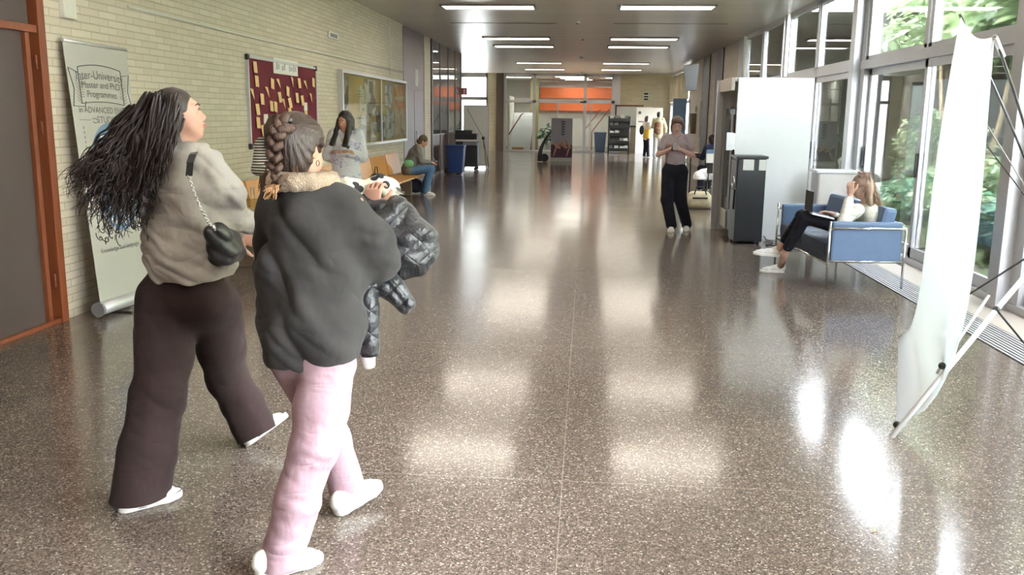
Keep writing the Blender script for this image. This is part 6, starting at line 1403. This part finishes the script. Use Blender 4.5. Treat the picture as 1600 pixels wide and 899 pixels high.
# ---- person with brown hair and striped top, mostly hidden behind the braid --
J, r_, f_, up, k = fig((aY(432, 250, 9.1).x, 9.1, 0), V((.5, -.86, 0)), 1.58)
fv = V((.5, -.86, 0)).normalized()
setarm(J, 'L', r_, f_, k, (.06, .05, -.27), (.10, .2, -.02)); setarm(J, 'R', r_, f_, k, (.06, .05, -.27), (.10, .2, -.02))
k = NT('striped_knit'); v = k.coord(); s = k.n('ShaderNodeSeparateXYZ'); k.l(v, s.inputs[0])
k.l(k.mix(k.val('LESS_THAN', k.val('PINGPONG', k.val('ADD', s.outputs[2], 5), .014), .0075), srgb(205, 198, 186), srgb(52, 46, 44)), k.b.inputs['Base Color']); k.b.inputs['Roughness'].default_value = .9
q, p_, t_ = mkperson('person with long brown hair and striped knit top, mostly hidden behind the braid', J, fv, fv, V((0, 0, 1)),
    dict(skin='skin', w=.92, handL=.16, sm=1, top=dict(name='striped_top', mat=k.m, torso=torso(J, r_, 1.0, 1.05, hem=-.08), sleeves=sleeves(J, .066, .055, .04, 1.9)),
         bottom=dict(name='trousers', mat=blackj, segs=legs(J))), h=.009)
haircap(q, J, fv, V((0, 0, 1)), M['hair_brown'], long=.40, width=.11, front=.22); feet(q, J, fv, 'black')
hb = MB(); rnd = random.Random(4)
for i in range(40):
    A = aY(rnd.uniform(416, 432), rnd.uniform(205, 225), 9.0); B_ = aY(rnd.uniform(403, 416), rnd.uniform(285, 308), 8.95); hb.tube([A, (A+B_)/2+V((rnd.gauss(-.01, .02), 0, 0)), B_], [.012, .012, .003], 5, cap=False)
hb.build('hair_lock', M['hair_brown'], q)
# ---- seated woman at the end of the bench, reading her phone ------------------
fv = V((1, .28, 0)).normalized()
J, r_, f_, up, k = fig((-3.66, 18.5, 0), fv, 1.62, 'sit', lean=.42, seat=.44)
J['head'] = J['neck']+V((.09, .02, .09)); J['knR'] = V((-3.2, 18.46, .55)); J['knL'] = V((-3.22, 18.72, .53)); J['anR'] = V((-3.30, 18.50, .10)); J['anL'] = V((-3.42, 18.8, .10))
setarm(J, 'L', r_, f_, k, (.03, .06, -.27), (.06, .22, -.02)); setarm(J, 'R', r_, f_, k, (.03, .06, -.27), (.06, .22, -.02))
q, p_, t_ = mkperson('woman in grey sweater and blue jeans hunched over her phone on the bench', J, fv, V((.9, .2, -.55)), V((.4, 0, 1)),
    dict(skin='skin', w=1.0, handL=.16, sm=1, top=dict(name='sweater', mat=fabric('grey_green_sweater', srgb(112, 110, 106)), torso=torso(J, r_, 1.1, 1.1, hem=-.02), sleeves=sleeves(J, .07, .06, .04, 1.85), folds=[foldfn(.006, 34, (.4, 0, .8), 5)]),
         bottom=dict(name='jeans', mat=fabric('blue_jeans', srgb(84, 116, 152)), segs=legs(J, .095, .085, .07))), h=.009)
haircap(q, J, V((.9, .2, -.55)), V((.4, 0, 1)), M['hair_brown'], long=0)
MB().ball(J['head']+V((-.10, -.0, .0)), .045).build('hair_bun', M['hair_brown'], q)
for s_ in 'LR':
    hl = V((J['an'+s_].x-.05, J['an'+s_].y, 0)); shoe(q, hl, hl+V((.25, -.04, 0)), m='shoe_white' if s_ == 'R' else 'black', h=.07)
o = MB().ball((-3.62, 18.3, .66), .09, sc3=(1.2, .6, .9)).build('green_pouch', mat('mint_pouch', srgb(116, 176, 132), .8)); tag(o, 'mint green pouch at the side of the woman in the grey sweater', 'pouch')
o = MB().box(-.035, .035, -.004, .004, -.07, .07, .003, mtx=Matrix.Translation((J['wrL']+J['wrR'])/2+V((.08, 0, .05))) @ Matrix.Rotation(PI/2, 4, 'Z') @ Matrix.Rotation(-.9, 4, 'X')).build('phone', M['grey']); tag(o, 'phone held by the woman at the end of the bench', 'phone')
# ---- woman on the sofa with the laptop ---------------------------------------
fv = V((-1, .12, 0)).normalized(); sb0 = V((2.98, 9.42, 0))
J, r_, f_, up, k = fig(sb0, fv, 1.66, 'sit', lean=.12, seat=.45)
J['head'] = aY(1346, 291, 9.42); J['neck'] = aY(1355, 318, 9.42); J['chest'] = aY(1362, 336, 9.42); J['waist'] = aY(1366, 354, 9.42); J['pelvis'] = V((2.92, 9.42, .53))
J['shL'] = aY(1340, 328, 9.27); J['shR'] = aY(1356, 326, 9.60)
J['elL'] = aY(1318, 346, 9.24); J['wrL'] = aY(1329, 303, 9.33); J['elR'] = aY(1322, 352, 9.68); J['wrR'] = aY(1300, 334, 9.62)
J['hpL'] = V((2.84, 9.33, .52)); J['hpR'] = V((2.84, 9.52, .52)); J['knL'] = aY(1262, 342, 9.42); J['knR'] = aY(1254, 338, 9.72)
J['anL'] = aY(1223, 400, 9.60); J['anR'] = aY(1218, 388, 9.72)
J['knL'] = aY(1258, 340, 9.45); J['anL'] = aY(1225, 398, 9.62)
J['hdL'] = (V((-.1, .1, 1)), V((-.6, -.8, 0)), .7, 1); J['hdR'] = (V((-1, 0, .25)), V((0, 0, 1)), .6, 1)
q, p_, t_ = mkperson('woman with wavy light brown hair and a laptop sitting on the blue sofa', J, fv, V((-.95, .1, -.25)), V((-.1, 0, 1)),
    dict(skin='skin3', w=.92, handL=.17, sm=1, top=dict(name='jacket', mat=fabric('cream_jacket', srgb(226, 226, 214), fold=.4), torso=[(V((2.94, 9.42, .56)), J['waist'], (.15, .11), (.15, .11)), (J['waist'], J['chest'], (.15, .11), (.155, .11)), (J['chest'], J['neck']-V((0, 0, .05)), (.15, .10), (.09, .07))], sleeves=sleeves(J, .066, .058, .046, 1.75), folds=[foldfn(.006, 45, (.5, 0, .8), 5)]),
         bottom=dict(name='trousers', mat=blackj, segs=[(J['pelvis']+V((0, 0, .05)), J['pelvis'], (.14, .11), (.155, .12)), (J['hpL'], J['knL'], .088, .068), (J['knL'], J['anL'].lerp(J['knL'], .22), .068, .056), (J['hpR'], J['knR'], .088, .070), (J['knR'], J['anR'].lerp(J['knR'], .25), .068, .056)], folds=[foldfn(.004, 60, (.5, 0, .8), 5)])), h=.0075)
M['hair_l2'] = hairmat('hair_lightbrown', srgb(104, 80, 68), srgb(190, 162, 142))
haircap(q, J, V((-.95, .1, -.25)), V((-.1, 0, 1)), M['hair_l2'], long=.20, width=.11, back=.09)
hb = MB(); rnd = random.Random(14)
for i in range(230):
    A = aY(rnd.uniform(1338, 1360), rnd.uniform(267, 284), 9.42+rnd.uniform(-.09, .09)); ex = rnd.uniform(1340, 1386); B_ = aY(ex, 300+(ex-1340)*1.05+rnd.uniform(-8, 10), 9.42+rnd.uniform(-.13, .13)); cm = aY(1368+rnd.uniform(-12, 4), 285+rnd.uniform(-8, 8), 9.42+rnd.uniform(-.12, .12)); P_ = []; ph0 = rnd.uniform(0, 6)
    for j in range(11):
        s_ = j/10; P_.append(A*(1-s_)**2+cm*(2*s_*(1-s_))+B_*s_*s_+V((math.sin(ph0+s_*12), math.cos(ph0+s_*12), 0))*.010*s_)
    hb.tube(P_, [.0065*min(1, .3+j*.35)*(1-j/13) for j in range(11)], 4, cap=False)
hb.build('hair_strands', M['hair_l2'], q)
g_ = MB(); 
for s_ in (-1, 1): g_.tube([p_(s_*.032+.022*math.cos(a/12*2*PI), .100, .006+.018*math.sin(a/12*2*PI)) for a in range(13)], .002, 5)
g_.tube([p_(-.054, .098, .01), p_(-.075, .0, .0)], .002, 5).tube([p_(.054, .098, .01), p_(.075, .0, .0)], .002, 5).tube([p_(-.01, .102, .01), p_(.01, .102, .01)], .002, 5).build('glasses', M['black'], q)
shoe(q, aY(1220, 402, 9.74), aY(1176, 397, 9.80), up=V((-.25, 0, 1)), h=.085); s_h = aZ(1226, 427, 0.0); shoe(q, s_h, s_h+V((-.26, .03, 0)), h=.085)
MB().tube([J['anL'].lerp(J['knL'], .1)+V((0, 0, 0)), V((s_h.x-.05, s_h.y, .07))], [.038, .036], 14).build('ankle', M['skin3'], q, True)
q = empty('laptop', (2.6, 9.5, .7), 'open silver laptop on the lap of the woman on the blue sofa', 'laptop')
A, B_ = aY(1260, 330, 9.62), aY(1297, 349, 9.30)
lx = V((1, 0, -.22)).normalized(); ly = V((0, 1, 0)); lz = lx.cross(ly)
c0 = aY(1280, 338, 9.46)+V((0, 0, .015)); LM = Matrix((lx, ly, lz)).transposed().to_4x4(); LM.translation = c0
MB().box(-.115, .115, -.16, .16, -.008, .008, .004, mtx=LM).build('base', M['alu'], q)
MB().box(-.06, .09, -.14, .14, .008, .0095, mtx=LM).build('keyboard', M['dark'], q)
LS = LM @ Matrix.Translation((-.115, 0, .01)) @ Matrix.Rotation(math.radians(-12), 4, 'Y')
MB().box(-.006, .0, -.16, .16, 0, .21, .003, mtx=LS).build('lid', M['dark'], q); MB().box(.0, .0015, -.15, .15, .01, .2, mtx=LS).build('screen', mat('laptop_screen', srgb(150, 160, 176), .2), q)
# ---- two people at the far wall ------------------------------------------------
fv = V((.1, 1, 0)).normalized()
J, r_, f_, up, k = fig((2.92, 37.8, 0), fv, 1.84); setarm(J, 'L', r_, f_, k, (.06, .06, -.28), (.05, .2, .05)); setarm(J, 'R', r_, f_, k, (.12, .0, -.30), (.0, .10, -.22))
q, p_, t_ = mkperson('person in a cream shirt with a brown backpack seen from behind at the far wall', J, fv, fv, V((0, 0, 1)), dict(skin='skin', w=1.12, face=False, sm=1, top=dict(name='shirt', mat=fabric('cream_shirt', srgb(190, 182, 150)), torso=torso(J, r_, 1.15, 1.1, hem=-.1), sleeves=sleeves(J, .075, .062, .045, 1.6)), bottom=dict(name='trousers', mat=fabric('pale_grey_trousers', srgb(170, 172, 172)), segs=legs(J, .11, .09, .09, (.175, .13)))), h=.013)
haircap(q, J, fv, V((0, 0, 1)), M['hair_dark'], sdfh=.012); feet(q, J, fv, 'grey')
q = empty('backpack', (2.92, 37.6, 1.2), 'brown backpack on the back of the person in the cream shirt', 'backpack')
g = SDF((2.6, 37.3, .85), (3.2, 37.85, 1.6), .012); g.seg((2.90, 37.60, 1.06), (2.90, 37.61, 1.40), (.17, .09), (.15, .08), .04, side=(1, 0, 0)); g.seg((2.90, 37.54, 1.05), (2.90, 37.54, 1.18), (.12, .07), (.12, .06), .03, side=(1, 0, 0))
addmesh('pack_body', g.mesh('b', 1), mat('brown_canvas', srgb(110, 80, 58), .9), q)
MB().tube([(2.8, 37.66, 1.42), (2.79, 37.82, 1.5), (2.79, 37.92, 1.4)], .02).build('strap', M['brown_panel'], q); MB().tube([(3.0, 37.66, 1.42), (3.03, 37.82, 1.5), (3.03, 37.92, 1.4)], .02).build('strap', M['brown_panel'], q)
fv = V((.75, .66, 0)).normalized()
J, r_, f_, up, k = fig((2.48, 38.3, 0), fv, 1.66, spread=.06); setarm(J, 'L', r_, f_, k, (.05, .03, -.27), (.05, .2, .02)); setarm(J, 'R', r_, f_, k, (.05, .03, -.27), (.05, .2, .02))
q, p_, t_ = mkperson('person in a white top and black trousers at the far wall beside the backpack wearer', J, fv, fv, V((0, 0, 1)), dict(skin='skin', w=.92, face=False, sm=1, top=dict(name='blouse', mat=M['paper'], torso=torso(J, r_, 1.0, 1.05), sleeves=sleeves(J, .065, .055, .04, 1.8)), bottom=dict(name='trousers', mat=blackj, segs=legs(J, .085, .07, .065))), h=.013)
haircap(q, J, fv, V((0, 0, 1)), M['hair_brown'], sdfh=.012, long=.10); feet(q, J, fv, 'black')
q = empty('tote_bag', (2.5, 38.05, .9), 'yellow patterned tote bag on the shoulder of the person in the white top', 'bag')
g = SDF((2.2, 37.8, .5), (2.8, 38.4, 1.4), .012); g.seg((2.47, 38.05, .82), (2.49, 38.06, 1.12), (.12, .05), (.12, .04), .03, side=(1, 0, 0)); addmesh('tote_body', g.mesh('t', 1), mat('yellow_cloth', srgb(222, 180, 52), .8, var=.2, nscale=25), q)
MB().tube([(2.42, 38.05, 1.14), (2.46, 38.18, 1.4), (2.54, 38.06, 1.14)], .01).build('strap', M['gold'], q)
o = MB().ball((2.28, 38.3, 1.12), .14, sc3=(.7, .6, 1.4)).build('black_bag', M['black']); tag(o, 'black bag hanging at the left side of the person in the white top', 'bag')
# ---- person at the study table ---------------------------------------------------
fv = V((-.4, .92, 0)).normalized()
J, r_, f_, up, k = fig((2.90, 20.75, 0), fv, 1.62, 'sit', lean=.25, seat=.45); setarm(J, 'L', r_, f_, k, (.04, .12, -.24), (.0, .24, .02)); setarm(J, 'R', r_, f_, k, (.04, .12, -.24), (.0, .24, .02))
q, p_, t_ = mkperson('dark haired person in navy sitting at the study table beyond the vending cabinet', J, fv, fv, V((0, 0, 1)), dict(skin='skin', w=1.0, face=False, sm=1, top=dict(name='sweater', mat=fabric('navy_sweater', srgb(40, 48, 72)), torso=torso(J, r_, 1.1, 1.1, hem=-.02), sleeves=sleeves(J, .07, .06, .04, 1.85)), bottom=dict(name='trousers', mat=fabric('navy_trousers', srgb(38, 46, 66)), segs=legs(J))), h=.011)
haircap(q, J, fv, V((0, 0, 1)), M['hair_dark'], sdfh=.01); feet(q, J, fv, 'black')
# ---- bags and coats ------------------------------------------------------------------
q = empty('handbag', (2.05, 16.7, 0), 'beige handbag with dark handles on the floor beside the vending cabinet', 'bag')
g = SDF((1.7, 16.3, -.05), (2.5, 17.1, .6), .01); g.seg((1.95, 16.7, .14), (2.22, 16.72, .14), (.13, .14), (.13, .14), .02, side=(0, 1, 0)); g.seg((1.97, 16.7, .25), (2.2, 16.72, .25), .08, .08, .05); g.plane((0, 0, .005), (0, 0, -1))
addmesh('bag_body', g.mesh('b', 1), mat('beige_leather', srgb(178, 166, 140), .6, var=.15), q)
MB().tube([(1.98, 16.58, .28), (2.02, 16.56, .42), (2.14, 16.56, .42), (2.2, 16.58, .28)], .012).build('handle', M['dark'], q); MB().box(1.95, 2.22, 16.55, 16.57, .2, .23, .004).build('strap', M['dark'], q)
q = empty('white_coat', (2.4, 17.9, .5), 'white puffer coat thrown over the dark chair beside the vending cabinet', 'coat')
g = SDF((1.9, 17.3, .2), (3.0, 18.4, 1.2), .011); g.seg((2.22, 17.8, .52), (2.6, 17.9, .60), (.14, .14), (.17, .16), .04); g.seg((2.2, 17.75, .48), (2.28, 17.75, .36), .11, .08, .03); g.seg((2.55, 17.9, .6), (2.65, 17.95, .85), .12, .10, .05)
g.disp(foldfn(.012, 30, (.8, 0, .5), 3, .02)); g.plane((0, 0, .475), (0, 0, -1)); addmesh('coat_body', g.mesh('c', 1), fabric('white_puffer', srgb(232, 232, 234), fold=.5), q)
o = MB().box(2.3, 2.62, 17.62, 17.68, .80, 1.02, .01).build('shopping_bag', M['paper']); tag(o, 'white and blue carrier bag hanging above the white coat', 'bag'); MB().box(2.3, 2.62, 17.61, 17.69, .98, 1.05, .005).build('blue_band', M['blue'], o)
q = empty('handbag', (-3.6, 14.6, .45), 'black handbag lying on the bench beside the woman with long black hair', 'bag')
c0 = aX(588, 281, -3.6); g = SDF(np.array(c0)-.4, np.array(c0)+.45, .01); g.seg(c0+V((0, -.18, -.02)), c0+V((0, .2, -.02)), (.12, .10), (.12, .09), .03); g.seg(c0+V((0, -.1, .05)), c0+V((0, .1, .05)), .07, .06, .04); g.plane((0, 0, .425), (0, 0, -1)); addmesh('bag_body', g.mesh('b', 1), M['leather'], q); q.location = (0, 0, 0) if False else q.location
MB().tube([c0+V((0, -.12, .08)), c0+V((0, -.06, .22)), c0+V((0, .06, .22)), c0+V((0, .12, .08))], .01).build('handle', M['brown_panel'], q)
q = empty('backpack', (-3.35, 18.85, 0), 'dark backpack on the floor under the seated woman at the end of the bench', 'backpack')
g = SDF((-3.85, 18.5, -.05), (-3.3, 19.2, .6), .011); g.seg((-3.58, 18.82, .14), (-3.58, 18.84, .22), (.15, .12), (.13, .10), .03); g.plane((0, 0, .004), (0, 0, -1)); addmesh('pack_body', g.mesh('b', 1), mat('navy_canvas', srgb(34, 38, 52), .9), q); MB().tube([(-3.6, 18.8, .34), (-3.6, 18.85, .40), (-3.6, 18.9, .34)], .01).build('handle', M['dark'], q)
c0 = aX(377, 285, -3.72)
q = empty('paper_bag', (-3.72, c0.y, .43), 'tan paper carrier bag standing on the bench near the maroon board', 'bag')
MB().box(-3.86, -3.58, c0.y-.12, c0.y+.12, .425, .72, .008).build('bag_body', mat('kraft_paper', srgb(196, 152, 92), .8, var=.12), q); MB().tube([(-3.6, c0.y-.06, .72), (-3.6, c0.y-.03, .86), (-3.6, c0.y+.03, .86), (-3.6, c0.y+.06, .72)], .006).build('handle', M['offwhite'], q)
q = empty('folded_coat', (-3.6, c0.y+.6, .5), 'rolled beige coat lying on the bench between the walking women', 'coat')
a_, b2 = aX(385, 292, -3.6), aX(404, 312, -3.45); a_.z = .54; b2.z = .52
g = SDF(*bounds([a_, b2], .25), .01); g.seg(a_, b2, .11, .12, .03); g.disp(foldfn(.01, 40, (.3, .8, .3), 3, .02)); g.plane((0, 0, .425), (0, 0, -1)); addmesh('coat_roll', g.mesh('c', 1), fabric('beige_coat', srgb(200, 182, 150)), q)
q = empty('white_bag', (-3.3, 8.2, .4), 'crumpled white plush bag on the bench in front of the rolled beige coat', 'bag')
c0 = aX(396, 322, -3.42); c0.z = .50; g = SDF(np.array(c0)-.3, np.array(c0)+.3, .01); g.ell(c0, (.12, .17, .08), None, 0); g.disp(foldfn(.014, 50, (.5, .5, .5), 6, .03)); g.plane((0, 0, .425), (0, 0, -1)); addmesh('bag_body', g.mesh('c', 1), fabric('crumpled_white', srgb(214, 210, 206), fold=.8), q)
o = tag(MB().tube([(1.2, 3.3, .006), (1.212, 3.31, .006)], .005).build('litter', M['gold']), 'tiny yellow scrap lying on the terrazzo floor', 'scrap'); o.data.transform(Matrix.Translation(aZ(1364, 832, 0)-V((1.2, 3.3, 0))))
